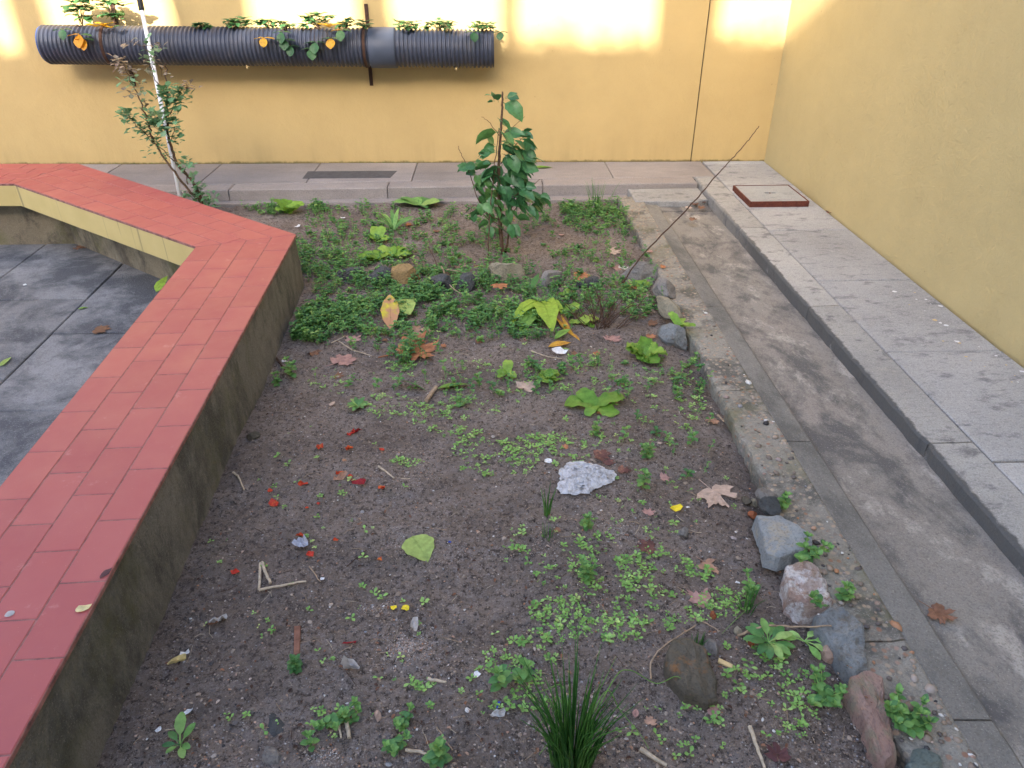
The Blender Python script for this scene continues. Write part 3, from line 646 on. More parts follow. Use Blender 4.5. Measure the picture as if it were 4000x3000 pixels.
# ------------------------------------------------------------------ shrub beside the pole
def pxc(pts,n=8,jit=.0): return curve([W(*p) for p in pts],n,jit)
def build_shrub():
    base=Vector((W(800,800,4.95).x,4.95,0)); base.z=hs(base.x,base.y)-.01
    o=thing('leggy_shrub',base,'leggy grey-green shrub growing beside the white pole','shrub')
    s=MB(); l=MB()
    br=[([(790,800,4.95),(735,740,4.93),(660,640,4.93),(610,570,4.93),(590,530,4.93)],.010),([(790,800,4.95),(760,720,4.96),(690,640,4.98),(665,560,4.98),(650,470,4.98),(655,380,4.98),(650,320,5.),(645,245,5.02)],.011),
        ([(600,550,4.93),(575,470,4.92),(550,400,4.9),(515,320,4.9),(480,250,4.9)],.006),([(650,470,4.98),(690,400,4.98),(715,340,4.98),(735,330,4.98)],.004),
        ([(600,540,4.93),(540,500,4.9),(500,450,4.9)],.0035),([(660,560,4.98),(690,500,5.),(700,470,5.)],.003),([(655,380,4.98),(600,300,4.95),(590,215,4.95),(560,185,4.93),(500,160,4.9)],.0035),([(590,215,4.95),(570,270,4.93)],.002),
        ([(735,720,4.96),(725,660,4.95),(735,640,4.95)],.004),([(760,720,4.96),(780,770,4.93),(830,790,4.9)],.003),([(620,250,5.),(635,300,5.)],.002),([(690,640,4.98),(640,590,4.95),(580,540,4.93)],.004)]
    for pts,r in br:
        c=pxc(pts,6,.004); tube(s,c,[r*(1-.65*i/len(c)) for i in range(len(c))],6)
    def clump(x,y,Y,n,rad,sz,lo,hi):
        for _ in range(int(n*1.6)):
            p=W(x+random.gauss(0,rad),y+random.gauss(0,rad),Y+random.gauss(0,.03)); leafN(l,p,random.uniform(0,6.28),random.uniform(-.5,.9),1.35*sz*random.uniform(.7,1.3),sz*.8,'spoon',.3,.2,random.uniform(lo,hi),4,.04)
    for x,y,n,rad,sz,lo,hi in [(500,450,20,12,.045,.3,.75),(540,490,22,20,.04,.2,.7),(590,470,24,22,.045,.2,.8),(640,480,30,24,.045,.1,.75),(620,520,24,30,.035,.1,.6),(670,460,16,18,.04,.1,.6),
        (655,395,26,18,.045,.1,.5),(690,385,14,14,.04,.1,.6),(645,360,16,14,.045,.05,.4),(730,335,12,14,.035,.88,1.),(720,370,12,14,.035,.1,.6),(700,340,8,15,.03,.3,.7),(480,250,16,18,.035,.88,1.),(460,235,8,10,.03,.86,.97),(500,280,10,12,.035,.88,1.),
        (510,310,14,14,.035,.4,.86),(545,345,6,10,.035,.5,1.),(555,400,7,14,.035,.6,1.),(500,360,6,10,.04,.85,.96),(600,560,14,22,.03,.1,.6),(680,520,18,22,.032,.05,.5),(690,560,9,18,.03,.1,.5),(640,600,8,16,.025,.1,.5),
        (585,200,12,16,.035,.3,.85),(590,240,10,12,.03,.7,1.),(560,165,6,12,.035,.5,.95),(575,265,5,8,.04,.86,.92),(620,195,5,10,.03,.7,1.),(640,280,8,16,.028,.86,1.),(505,175,4,6,.04,.9,1.),
        (730,640,16,12,.035,.3,.7),(745,680,10,12,.03,.3,.6),(700,640,6,10,.03,.5,.8),(770,745,26,20,.035,.05,.5),(800,780,26,20,.03,.1,.5),(830,795,16,12,.028,.2,.6),(720,780,10,10,.03,.3,.6)]:
        clump(x,y,4.93,n,rad,sz,lo,hi)
    s.build('stems',M['bark'],o,smooth=True); l.build('foliage',M['grgreen'],o,smooth=True)
build_shrub()
# ------------------------------------------------------------------ young tree
def build_sapling():
    base=gp(1962,990); o=thing('young_tree',base,'young tree with broad dark green leaves in the middle of the bed','young tree')
    s=MB(); l=MB(); Y=base.y
    main=curve([base-Vector((0,0,.02))]+[W(*p) for p in [(1955,880,Y),(1950,780,Y),(1948,700,Y),(1950,600,Y),(1957,500,Y),(1962,420,Y),(1963,358,Y)]],6,.001)
    tube(s,main,[.0125*(1-.62*i/len(main)) for i in range(len(main))],8)
    b2=gp(1925,1035)
    for pts,r in [([(1905,1030,Y-.12),(1910,900,Y-.1),(1920,760,Y-.07),(1935,620,Y-.04),(1950,500,Y)],.005),([(1975,985,Y+.02),(1990,900,Y+.02),(2000,800,Y),(2035,700,Y),(2010,620,Y)],.007),
        ([(1950,860,Y),(1900,830,Y),(1860,760,Y),(1825,650,Y),(1800,600,Y),(1790,570,Y)],.0035),([(1950,780,Y),(2000,770,Y-.03),(2060,740,Y-.04),(2110,700,Y-.04)],.003),
        ([(1950,530,Y),(2000,500,Y),(2050,455,Y)],.0022),([(1950,530,Y),(1915,480,Y),(1880,457,Y)],.0022),([(1950,700,Y),(1900,660,Y),(1870,640,Y)],.003),([(1990,850,Y),(2080,730,Y)],.003),([(1955,880,Y),(1900,850,Y-.02),(1850,800,Y-.03),(1830,860,Y-.04)],.003),([(1955,640,Y),(2020,560,Y),(2060,520,Y)],.003)]:
        c=pxc(pts,6,.002); tube(s,c,[r*(1-.6*i/len(c)) for i in range(len(c))],6)
    # leaves: picture point where the stalk joins, direction in the picture (deg, 0 right, 90 up), length px, rnd
    L=[(1935,390,130,55,.3),(1945,400,100,60,.2),(1925,395,95,50,.4),(1975,385,15,60,.1),(1930,395,180,25,.2),(1965,400,-45,110,.45),(1975,380,20,50,.1),(1955,470,-70,70,.5),(1945,500,-110,80,.3),(1940,460,-80,70,.35),
       (1945,515,190,100,.55),(1955,520,-40,70,.6),(1965,510,-30,90,.3),(2010,530,10,50,.1),(2040,530,15,60,.05),(2050,520,30,45,.05),(2010,540,-80,80,.3),(2040,540,-50,80,.2),(2060,560,-30,60,.15),(2050,580,-70,70,.2),
       (1955,560,-60,60,.3),(1960,550,-20,50,.2),(1940,590,170,70,.5),(1920,590,200,60,.3),(2020,620,-60,80,.1),(1990,600,-100,100,.35),(2000,640,-90,90,.4),(2040,620,-20,60,.1),(2060,610,-60,60,.15),(1980,640,-70,70,.1),
       (1950,650,190,90,.2),(1930,660,210,80,.25),(1850,650,170,60,.1),(1820,650,180,55,.3),(1850,620,20,40,.15),(1820,640,-30,50,.3),(1840,680,-80,60,.6),(1870,680,-60,60,.2),(1960,680,-90,70,.1),(1980,690,-60,90,.1),
       (2010,680,-80,80,.15),(2040,660,-70,70,.2),(1900,700,200,70,.3),(1880,730,-100,70,.6),(1930,720,-110,60,.3),(1990,740,-40,70,.1),(2030,740,-20,90,.15),(2060,730,10,50,.1),(2090,740,-100,70,.15),(2100,760,-60,70,.2),
       (2110,780,-30,50,.2),(2100,800,-90,60,.35),(1850,760,-110,60,.35),(1870,790,-80,60,.55),(1840,800,220,50,.2),(1880,830,-100,60,.4),(1930,830,-90,70,.2),(1990,820,-60,60,.4),(1970,850,-30,50,.97),(2000,870,-90,70,.3),
       (1900,860,200,60,.4),(1860,850,180,50,.2),(1990,760,-100,80,.1),(2020,790,-70,70,.15),(1950,760,-40,60,.1),(1920,780,-60,70,.5),(1900,750,-30,60,.75),(2070,800,-80,60,.1),(1975,720,-110,80,.05),(2010,720,-90,70,.05),(1910,880,-100,50,.5),(1985,900,-80,50,.4),
       (1960,600,-50,60,.1),(1980,580,-80,70,.1),(2000,590,-60,70,.08),(2020,580,-90,70,.1),(1975,560,-100,60,.3)]
    k=.00122
    for x,y,a,ln,r in L:
        for rep in range(3 if 540<y<880 else 1):
            x_=1960+(x-1960)*.86+random.gauss(0,8*rep); y_=y+random.gauss(0,11*rep)
            p=W(x_,y_,Y+random.uniform(-.07,.05)); ar=math.radians(a*.55 if -120<a<-20 else a)+random.gauss(0,.3*rep); dx,dz=math.cos(ar),math.sin(ar); dep=random.uniform(-.6,.1)
            az=math.atan2(dep,dx if abs(dx)>.05 else .05); el=math.asin(max(-.98,min(.98,dz*.85)))
            leafN(l,p,az,el,ln*k*random.uniform(.9,1.1),ln*k*.66,'ovate',random.uniform(-.2,1.2),.28,r,7,.12,8,random.uniform(-1.3,1.3),stalk=.012)
    s.build('trunk',M['bark'],o,smooth=True); l.build('foliage',M['dkgreen'],o,smooth=True)
    t=MB()
build_sapling()
def one(mb,name,mat,base,label,cat,group=None,smooth=False): return tag(mb.build(name,mat,origin=base,smooth=smooth),label,cat,group)
# long bare twig leaning out over the channel
a=MB(); base=gp(2420,1112); c=curve([base-Vector((0,0,.01)),W(2520,985,3.80),W(2700,800,3.88),W(2790,695,3.93),W(2870,610,3.98),W(2925,545,4.0),W(2965,492,4.02)],8,.0016)
tube(a,c,[.0044*(1-.6*i/len(c)) for i in range(len(c))],6); one(a,'bare_twig',M['twig'],base,'long thin bare twig leaning out over the drain channel','twig',smooth=True)
# dead twiggy shrub
a=MB(); base=gp(2350,1275)
for k in range(34):
    x,y=random.uniform(-110,110),random.uniform(-40,25); p=base+Vector((x*.0006,y*.001,0)); az=random.uniform(0,6.28); h=random.uniform(.06,.22); sp=random.uniform(.03,.20)
    q=p+Vector((math.cos(az)*sp,math.sin(az)*sp*.6,h)); mid=p.lerp(q,.5)+Vector((random.gauss(0,.01),random.gauss(0,.01),random.uniform(-.01,.03)))
    c=curve([p-Vector((0,0,.01)),mid,q],4,.0015); tube(a,c,[.0023,.0022,.0021,.002,.0018,.0016,.0014,.0012,.001][:len(c)],5)
    if k%2: q2=mid+Vector((random.gauss(0,.04),random.gauss(0,.03),random.uniform(.01,.06))); tube(a,[mid,mid.lerp(q2,.5),q2],.0012,4)
one(a,'dead_shrub',M['twig'],base,'low dead shrub of dark bare twigs near the corner stones','shrub')

# ------------------------------------------------------------------ rocks
def rock_chunk(mb,c,sx,sy,sz,rot,seed,planes=16,sub=4):
    rn=random.Random(seed); import bmesh
    bm=bmesh.new(); bmesh.ops.create_icosphere(bm,subdivisions=sub,radius=1.)
    pl=[]
    for _ in range(planes):
        v=Vector((rn.gauss(0,1),rn.gauss(0,1),rn.gauss(0,.8))).normalized(); pl.append((v,rn.uniform(.60,.86)))
    R_=Matrix.Rotation(rot,3,'Z'); vs=[]
    for v in bm.verts:
        p=v.co.copy()
        for nrm,d in pl:
            k=p.dot(nrm)-d
            if k>0: p-=nrm*k*.96
        q=p*3+Vector((seed,0,0)); p*=1+.07*mnoise.noise(q)+.05*mnoise.noise(q*3.1)+.025*mnoise.noise(q*8)
        p=Vector((p.x*sx/.8,p.y*sy/.8,p.z*sz/.8)); vs.append(R_@p+Vector(c))
    bm.verts.index_update(); mb.add(vs,[tuple(x.index for x in f.verts) for f in bm.faces]); bm.free()
def rockpx(x,y,wpx,dm,hm,mat,label,rot=0.,seed=1,sink=.35,name='stone',group='stones edging the planting bed'):
    p=gp(x,y); k=ppm(x,y); r=wpx/k/2; a=MB(); rock_chunk(a,(p.x,p.y,p.z+hm*(.5-sink)),r,dm/2,hm/2,rot,seed); return one(a,name,R[mat],p,label,'stone',group)
rockpx(1375,1085,100,.10,.09,'dark','dark flat stone half buried in weeds nearest the bench',0,3)
rockpx(1485,1092,92,.09,.10,'dark','rounded dark slate left of the ochre stone',.1,4)
rockpx(1585,1098,112,.09,.15,'ochre','ochre yellow stone standing in the weed-covered stone row',0,5)
rockpx(1715,1120,130,.08,.10,'dark','long dark slate between the ochre and beige stones',-.2,6)
rockpx(1822,1125,85,.08,.11,'dark','small dark slate hidden left of the beige stone',.2,7)
rockpx(1975,1098,125,.11,.17,'beige','large beige stone with an orange leaf on its face',0,18)
rockpx(2150,1112,100,.10,.14,'grey','pale grey wedge stone with a green blade leaf across it',.3,9)
rockpx(2300,1115,90,.07,.07,'dark','small dark stone mostly hidden under mint weeds',.3,10)
rockpx(2505,1080,140,.12,.12,'grey','broad grey stone at the corner where the row meets the edging',.1,11)
rockpx(2590,1145,80,.17,.10,'grey','lumpy grey-brown stone set against the edging corner',.35,12)
rockpx(2612,1215,55,.20,.08,'beige','narrow olive stone lying along the concrete edging',.25,13)
rockpx(2650,1215,25,.05,.04,'bgrey','little blue stone between the olive stone and the edging',.25,23)
rockpx(2632,1335,92,.16,.13,'bgrey','dark blue-grey stone beside the curly lettuce',.5,14)
def rock_poly(pts,h,mat,label,seed,tilt=(0,0),name='stone',group='stones edging the planting bed',sink=.02,zt=None):
    rn=random.Random(seed); q=[G(x,y,h*.6 if zt is None else zt) for x,y in pts]; q=[Vector((p.x,p.y)) for p in q]; n0=len(q); P=[]
    for i in range(n0):
        aa,bb=q[i],q[(i+1)%n0]; m=max(2,int((bb-aa).length/.012))
        for k in range(m):
            d=(bb-aa).normalized(); P.append(aa.lerp(bb,k/m)+Vector((-d.y,d.x))*rn.gauss(0,.0016))
    c=sum(P,Vector((0,0)))/len(P); zb=hs(c.x,c.y) if zt is None else zt-h; n=len(P); vs=[];fs=[]
    rings=[(1.05,-sink),(1.01,h*.35),(1.0,h*.72),(.93,h*.92),(.8,h*1.0),(.62,h*1.02),(.42,h*1.03),(.2,h*1.04)]
    for s,z in rings:
        for p in P:
            d=(p-c)*s; g=Vector((d.x*38+seed,d.y*38,z*30)); k=1+.04*mnoise.noise(g)
            zz=z+(h*.28*mnoise.noise(Vector((d.x*16+seed,d.y*16,3)))+h*.16*mnoise.noise(Vector((d.x*50,d.y*50,seed)))+tilt[0]*d.x+tilt[1]*d.y if z>h*.3 else 0)
            vs.append((c.x+d.x*k,c.y+d.y*k,zb+zz))
    vs.append((c.x,c.y,zb+h*1.04)); m=len(rings)
    for r in range(m-1):
        for i in range(n): j=(i+1)%n; fs.append((r*n+i,r*n+j,(r+1)*n+j,(r+1)*n+i))
    for i in range(n): fs.append(((m-1)*n+i,(m-1)*n+(i+1)%n,m*n))
    a=MB(); a.add(vs,fs); return one(a,name,R[mat],(c.x,c.y,zb),label,'stone',group)
rock_poly([(2955,2010),(3050,2015),(3100,2045),(3172,2095),(3172,2130),(3100,2150),(3050,2165),(3000,2148),(2985,2090)],.02,'slate','flat blue slate slab with buff stains on the edging',21,(.12,.05),zt=.078,sink=.045)
rock_poly([(3075,2200),(3130,2185),(3200,2210),(3240,2270),(3262,2340),(3240,2362),(3140,2355),(3085,2320),(3072,2260)],.06,'quartz','whitish quartz rock veined with rusty red',22,zt=.075)
rock_poly([(3190,2390),(3240,2368),(3290,2375),(3370,2440),(3385,2520),(3392,2600),(3350,2615),(3300,2560),(3240,2490),(3195,2430)],.07,'bgrey','layered blue-grey rock behind the long reddish stone',23,(.25,0),zt=.07)
rock_poly([(3330,2625),(3400,2610),(3440,2650),(3460,2740),(3490,2840),(3505,2950),(3470,2968),(3420,2910),(3380,2790),(3315,2680)],.06,'redst','long narrow reddish stone beside the pebbly edging',24,(.3,0),zt=.065)
rock_poly([(2620,2520),(2690,2515),(2760,2560),(2800,2660),(2805,2725),(2770,2738),(2680,2705),(2610,2640),(2598,2570)],.055,'brown','brown boulder with an orange flank lying on the soil',25,(0,.2),group='loose stones on the soil')
rock_poly([(3530,3010),(3550,2960),(3600,2950),(3660,2985),(3680,3060),(3560,3080)],.05,'green','grey-green stone cut by the lower edge of the picture',26)
rockpx(2990,1950,65,.06,.05,'grey','grey pebbly lump above the blue slate slab',.2,31)
rockpx(3005,1985,90,.07,.05,'dark','dark damp stone under the grey lump by the edging',.1,32)
rockpx(2945,1968,28,.03,.03,'beige','small tan pebble next to the brick chip',.1,33,group='loose stones on the soil')
rockpx(2915,1962,34,.035,.03,'brown','small brown pebble left of the tan pebble',.4,34,group='loose stones on the soil')
rockpx(2938,2015,34,.03,.02,'brick','red brick chip above the blue slate slab',.4,35,group='loose stones on the soil',sink=.25)
rockpx(3233,2562,50,.045,.04,'pinkr','pinkish white cube of stone beside the blue-grey rock',.3,36,group='loose stones on the soil',sink=.25)
rockpx(2775,2540,56,.05,.035,'grey','grey stone just above the brown boulder',.3,37,group='loose stones on the soil')
rockpx(1065,2955,56,.05,.025,'grey','oval grey stone near the lower end of the bench wall',.9,38,group='loose stones on the soil')
rockpx(1402,2795,30,.04,.02,'grey','upright grey chip above the short white sticks',.2,39,group='loose stones on the soil')
rockpx(1475,2800,24,.025,.02,'pinkr','pink pebble right of the upright grey chip',.2,40,group='loose stones on the soil')
rockpx(989,1712,48,.04,.035,'brown','brown clod at the foot of the bench wall',.2,41,group='loose stones on the soil')
rockpx(2882,2475,26,.025,.025,'beige','cream pebble below the grass tuft near the thin branch',.2,42,group='loose stones on the soil',sink=.2)
rockpx(2784,2412,22,.022,.022,'brick','orange brick chip left of the grass tuft',.2,43,group='loose stones on the soil',sink=.2)
rockpx(2930,2516,20,.02,.02,'brick','orange brick chip under the thin branch',.5,44,group='loose stones on the soil',sink=.2)
rockpx(2668,2088,42,.035,.03,'grey','angular grey stone below the yellow chip',.5,45,group='loose stones on the soil',sink=.25)
rockpx(1075,2838,60,.06,.012,'dark','flat grey flake lying on the soil in the lower left',.5,46,group='loose stones on the soil')

# ------------------------------------------------------------------ fallen leaves, scraps, sticks
MAPLE=[(90,1),(85,.86),(79,.88),(74,.72),(67,.58),(60,.74),(55,.76),(46,.98),(41,.80),(34,.82),(29,.64),(22,.56),(14,.70),(4,.84),(-4,.66),(-14,.66),(-26,.50),(-46,.44),(-70,.30),(-90,.14)]
def maple(x,y,wpx,ang,mat,label,curl=.25,stem=True,group='dry lobed leaves fallen on the soil',asp=1.,z=None,lift=.004,cut=None,name='fallen_leaf'):
    p=gp(x,y,lift) if z is None else G(x,y,z); k=ppm(x,y); s=wpx/k/1.55; pts=[(a,r) for a,r in MAPLE]+[(180-a,r) for a,r in reversed(MAPLE[1:-1])]
    rn=random.Random(int(x*7+y)); out=[]
    for a,r in pts:
        if cut and cut[0]<a<cut[1]: r*=.45
        a=math.radians(a+rn.uniform(-4,4)); r*=rn.uniform(.88,1.1); out.append((r*math.cos(a)*asp,r*math.sin(a)))
    n=len(out); vs=[];rot=math.radians(ang-90); co,si=math.cos(rot),math.sin(rot); fx,fy=rn.uniform(-1,1),rn.uniform(-1,1)
    def P(u,v,t):
        rr=u*u+v*v; zz=curl*s*(.45*rr*(fx*u+fy*v)+.35*abs(u)*rr+.25*mnoise.noise(Vector((u*2.2+x,v*2.2,y)))*(t+.3))+.012*s
        X=p.x+(u*co-v*si)*s; Y=p.y+(u*si+v*co)*s
        zg=hs(X,Y)+.002 if z is None else -9
        return (X,Y,max(zg,p.z+zz))
    for t in (.33,.66,1.):
        for u,v in out: vs.append(P(u*t,v*t,t))
    vs.append(P(0,0,0)); c0=len(vs)-1; fs=[]
    for r in range(2):
        for i in range(n): j=(i+1)%n; fs.append((r*n+i,r*n+j,(r+1)*n+j,(r+1)*n+i))
    for i in range(n): fs.append((c0,(i+1)%n,i))
    a=MB(); a.add(vs,fs,rn.random())
    if stem: 
        tip=(rn.uniform(-.3,.3),-.85); tube(a,curve([P(0,0,0),P(tip[0]*.5,tip[1]*.5,0),P(*tip,0)],4),s*.018,4,rn.random())
        for va in (90,46,134,3,177): # veins
            r_=dict(MAPLE).get(va,dict(MAPLE).get(180-va,.7))*.8; aa=math.radians(va); tube(a,[Vector(P(r_*t*math.cos(aa)*asp,r_*t*math.sin(aa),t))+Vector((0,0,.0006)) for t in (0,.33,.66,.95)],[s*.012,s*.009,s*.006,s*.002],3,.9)
    return one(a,name,LM[mat],p,label,'fallen leaf',group)
D='dry lobed leaves fallen on the soil'
maple(2788,1925,160,-70,'pale','large pale tan lobed leaf lying flat near the concrete edging',.15,cut=(100,125))
maple(1590,1378,205,15,'orange','large ragged orange-brown lobed leaf with weeds poking through',.5,asp=.9,cut=(-40,0))
maple(1330,1416,110,60,'pink','pinkish lobed leaf between the bench wall and the ragged orange leaf',.2)
maple(1605,1300,105,-30,'tan','peach lobed leaf just below the pale green oval leaf',.2)
maple(1663,1300,60,60,'tan','small peach leaf scrap touching the peach lobed leaf',.3,False)
maple(1378,1332,65,90,'pink','greyish pink leaf held in weeds beside a pale stalk',.5,False)
maple(1222,1380,60,-40,'brown','brown curled leaf at the foot of the bench wall',.9,False)
maple(2466,1125,85,70,'orange','orange-brown lobed leaf at the foot of the long bare twig',.3)
maple(2508,1155,60,-60,'pale','pale pinkish leaf tucked under the orange-brown one by the corner',.4,False)
maple(2392,1330,68,80,'pink','pinkish brown folded leaf below the dead shrub',.5)
maple(2257,1083,85,0,'orange','bright orange leaf between the grey wedge stone and the corner',.3,False)
maple(1950,1113,68,-80,'orange','orange-brown leaf leaning on the beige stone',.2,False,z=.05)
maple(2388,987,70,20,'pale','pale tan leaf above the corner stones',.3,False)
maple(2352,838,75,10,'brown','dark brown curled leaf in weeds near the back kerb',.7,False)
maple(2402,1050,50,10,'pink','small pink leaf left of the whitish leaf',.4,False)
maple(2436,1052,46,80,'white','whitish leaf beside the long bare twig',.4,False)
maple(2052,1518,115,60,'pale','crumpled whitish tan leaf next to the bright lettuce seedlings',.7,False,asp=.7)
maple(2522,1220,70,20,'pale','torn pale leaf left of the olive stone',.5,False)
maple(2762,2208,95,-60,'tan','peach lobed leaf at the right end of the seedling patch',.3,cut=(120,175))
maple(2748,2345,110,150,'pink','pinkish brown leaf half covered by seedlings',.5,False,cut=(30,60))
maple(2541,2142,95,170,'maroon','dark maroon leaf behind the seedling patch',.3,False,asp=.8)
maple(2338,1782,90,10,'maroon','maroon blotched leaf above the crumpled tissue',.25,False,asp=.8)
maple(2425,1836,70,-10,'maroon','dark maroon leaf right of the crumpled tissue',.25,False,asp=.7)
maple(2370,1812,60,30,'maroon','dark maroon scrap touching the upper edge of the tissue',.25,False,asp=.7)
maple(2540,2828,52,70,'tan','small tan leaf right of the tall grass tuft',.3,False)
maple(2686,2752,48,0,'pink','small salmon pink leaf under the brown boulder',.4,False)
maple(2778,2775,64,-30,'pink','mauve leaf right of the salmon pink one under the boulder',.4,False)
maple(3040,2962,100,80,'maroon','mauve pointed leaf at the lower edge of the picture',.3)
maple(2345,1610,40,-50,'orange','small rusty leaf under the big green chard leaves',.3,False)
maple(2530,2008,50,60,'pink','small pinkish leaf left of the yellow chip',.4,False)
maple(2587,1868,50,0,'pink','small dull pink leaf right of the tall weed by the tissue',.4,False)
maple(1792,1040,60,-60,'pink','pinkish leaf in weeds left of the young tree foot',.3,False)
maple(1868,1040,40,-80,'brown','reddish brown leaf at the foot of the young tree',.3,False)
maple(1862,1205,46,-70,'pink','dusky pink leaf in the weed carpet left of the yellow-green leaves',.3,False)
maple(1866,1334,48,0,'brown','red-brown leaf left of the yellow-green leaves',.3,False)
maple(1315,1472,50,0,'brown','faded red-brown leaf below the pinkish lobed leaf',.2,False)
maple(2540,1265,50,-20,'brown','brown leaf between the dead shrub and the blue-grey stone',.4,False)
maple(2540,1320,40,60,'orange','small orange leaf left of the dark blue-grey stone',.4,False)
maple(2180,2072,44,200,'brown','brown oval leaf right of the small grass tuft',.2,False,asp=.7)
maple(2793,1652,66,150,'tan','folded tan leaf against the concrete edging',.7,False,asp=.6)
for i,(x,y,w_,an) in enumerate([(2325,1385,34,20),(2250,1385,36,200),(2430,1500,30,0),(2205,1750,30,30),(2700,860,40,0),(2535,985,30,40),(2585,1045,30,0),(1700,905,40,10),(1655,915,36,80),(1590,880,36,0),(2020,905,30,70),(2190,920,30,20),(1720,1200,28,10),(1500,1330,30,0),(2050,1330,26,0),(1730,1355,30,30)]):
    maple(x,y,w_,an,['orange','brown','pink'][i%3],'tiny curled brown leaf scrap among the weeds',.6,False,'tiny brown leaf scraps')
# in the channel and on the paving
o=maple(3655,2388,120,-50,'brown','brown curled leaf with a long stalk lying in the drain channel',.7,z=.047,group='leaves lying on the paving',asp=.8)
for x,y,w_,an,m in [(2708,798,40,20,'brown'),(2722,780,30,80,'orange'),(2735,812,34,0,'brown'),(2690,812,30,60,'pale'),(2745,790,24,10,'brown')]:
    maple(x,y,w_,an,m,'small brown leaf gathered in the far end of the drain channel',.6,False,'brown leaves at the channel end',z=.05)
maple(3241,830,30,60,'brown','small brown leaf against the pale side wall beyond the cover',.9,False,'leaves lying on the paving',z=.104)
def oval(pts_or,L,Wd,ang,mat,label,prof='ovate',droop=.3,el=.1,z=None,rnd_=.5,cat='fallen leaf',group='green leaves fallen on the bed',lift=.006,wav=.03,name='fallen_leaf',fold=.12,roll=0.):
    x,y=pts_or; p=gp(x,y,lift) if z is None else G(x,y,z+lift); k=ppm(x,y) if z is None else F/(np.array([p.x,p.y,p.z-H])@fw)
    a=MB(); leafN(a,p,math.radians(ang),el,L/k,Wd/k,prof,droop,fold,rnd_,12,wav,6,roll)
    rows=[Vector(v) for v in a.v]; mid=[rows[i*5+2]+Vector((0,0,.0012)) for i in range(13)]; tube(a,mid,[.0011*(1-.06*i) for i in range(13)],3,min(1.,rnd_+.5))
    return one(a,name,LM[mat],p,label,cat,group,True)
oval((1612,2100),150,125,-63,'lgreen','pale lime green leaf lying alone on the bare soil','ovate',.25,.05)
oval((1527,1290),190,72,96,'ygpink','upright yellow and pink withered leaf beside the pale green one','oval',.2,.45)
oval((1563,1205),118,92,-65,'lgreen','pale green oval leaf propped against the yellow and pink one','ovate',.2,-.05,lift=.05)
oval((1667,1533),150,44,153,'dgreen','curled dark green leaf, left half of the forked pair','lance',.5,.35,roll=.6)
oval((1706,1525),135,58,12,'green','bright green leaf, right half of the forked pair','lance',.5,.25,roll=-.3)
# pulled-out crown of large leaves
def crown():
    b=gp(2112,1205,.0); o=thing('wilted_plant',b,'wilted plant with large drooping yellow-green leaves and brown tips','wilted plant')
    k=ppm(2112,1230)
    for (ang,L,Wd,mat,el,droop,nm) in [(-125,175,58,'bgreen',.45,1.1,'leaf'),(-112,200,80,'green',.25,.9,'leaf'),(-84,215,92,'bgreen',.4,.9,'leaf'),(-55,120,60,'bgreen',.55,1.2,'leaf'),(-62,190,46,'brown',.2,.8,'leaf'),(-66,260,34,'oyel',.1,.7,'leaf')]:
        a=MB(); dx,dy=math.cos(math.radians(ang)),math.sin(math.radians(ang)); leafN(a,b+Vector((0,0,.035)),math.radians(ang),el,L/k*(1.25 if dy<-.5 else 1.),Wd/k,'ovate',droop,.16,.5,14,.06,10)
        mid=[Vector(a.v[i*5+2])+Vector((0,0,.0015)) for i in range(15)]; tube(a,mid,[.0018*(1-.055*i) for i in range(15)],3,0.)
        for q in range(len(a.v)): 
            v=a.v[q]; zf=hs(v[0],v[1])+.004
            if v[2]<zf: a.v[q]=(v[0],v[1],zf)
        a.build(nm,LM[mat],o,smooth=True)
    a=MB(); tube(a,[b-Vector((0,0,.01)),b+Vector((0,0,.04))],.006,6); a.build('stem',M['bark'],o)
crown()
oval((2140,1360),100,40,18,'oyel','orange-yellow leaf folded beside the wilted plant','lance',.4,.2)
oval((2165,1330),90,36,35,'green','slim green leaf above the orange-yellow one','lance',.6,.5)
oval((2075,1185),0.1+90,26,66,'dgreen','narrow green blade leaf lying across the grey wedge stone','lance',.2,.5,lift=.08)
oval((1878,640),60,22,-4,'dgreen','',z=.1) if False else None
oval((2085,655),75,30,8,'green','small green leaf on the back walkway right of the young tree',z=.1,group='leaves lying on the paving')
oval((2925,618),64,30,-14,'bgreen','yellow-green leaf in the corner where the two walls meet',z=.1,group='leaves lying on the paving',el=.3)
oval((610,1140),80,48,60,'bgreen','yellow-green leaf leaning on the inner side of the bench wall',z=-.14,group='leaves in the sunken court',el=.7)
oval((305,1207),36,16,30,'green','small green leaf on a joint of the court floor',z=-.14,group='leaves in the sunken court')
oval((2,1430),80,24,92,'lgreen','pale green leaf on the court floor cut by the left edge',z=-.14,group='leaves in the sunken court')
maple(382,1288,90,10,'brown','dull brown leaf flat on the court floor',.1,False,'leaves in the sunken court',z=-.135)
for x,y in [(310,960),(300,968),(325,965)]: maple(x,y,34,x,'brown','small brown leaf gathered in the corner of the court floor',.6,False,'brown leaves in the court corner',z=-.135)
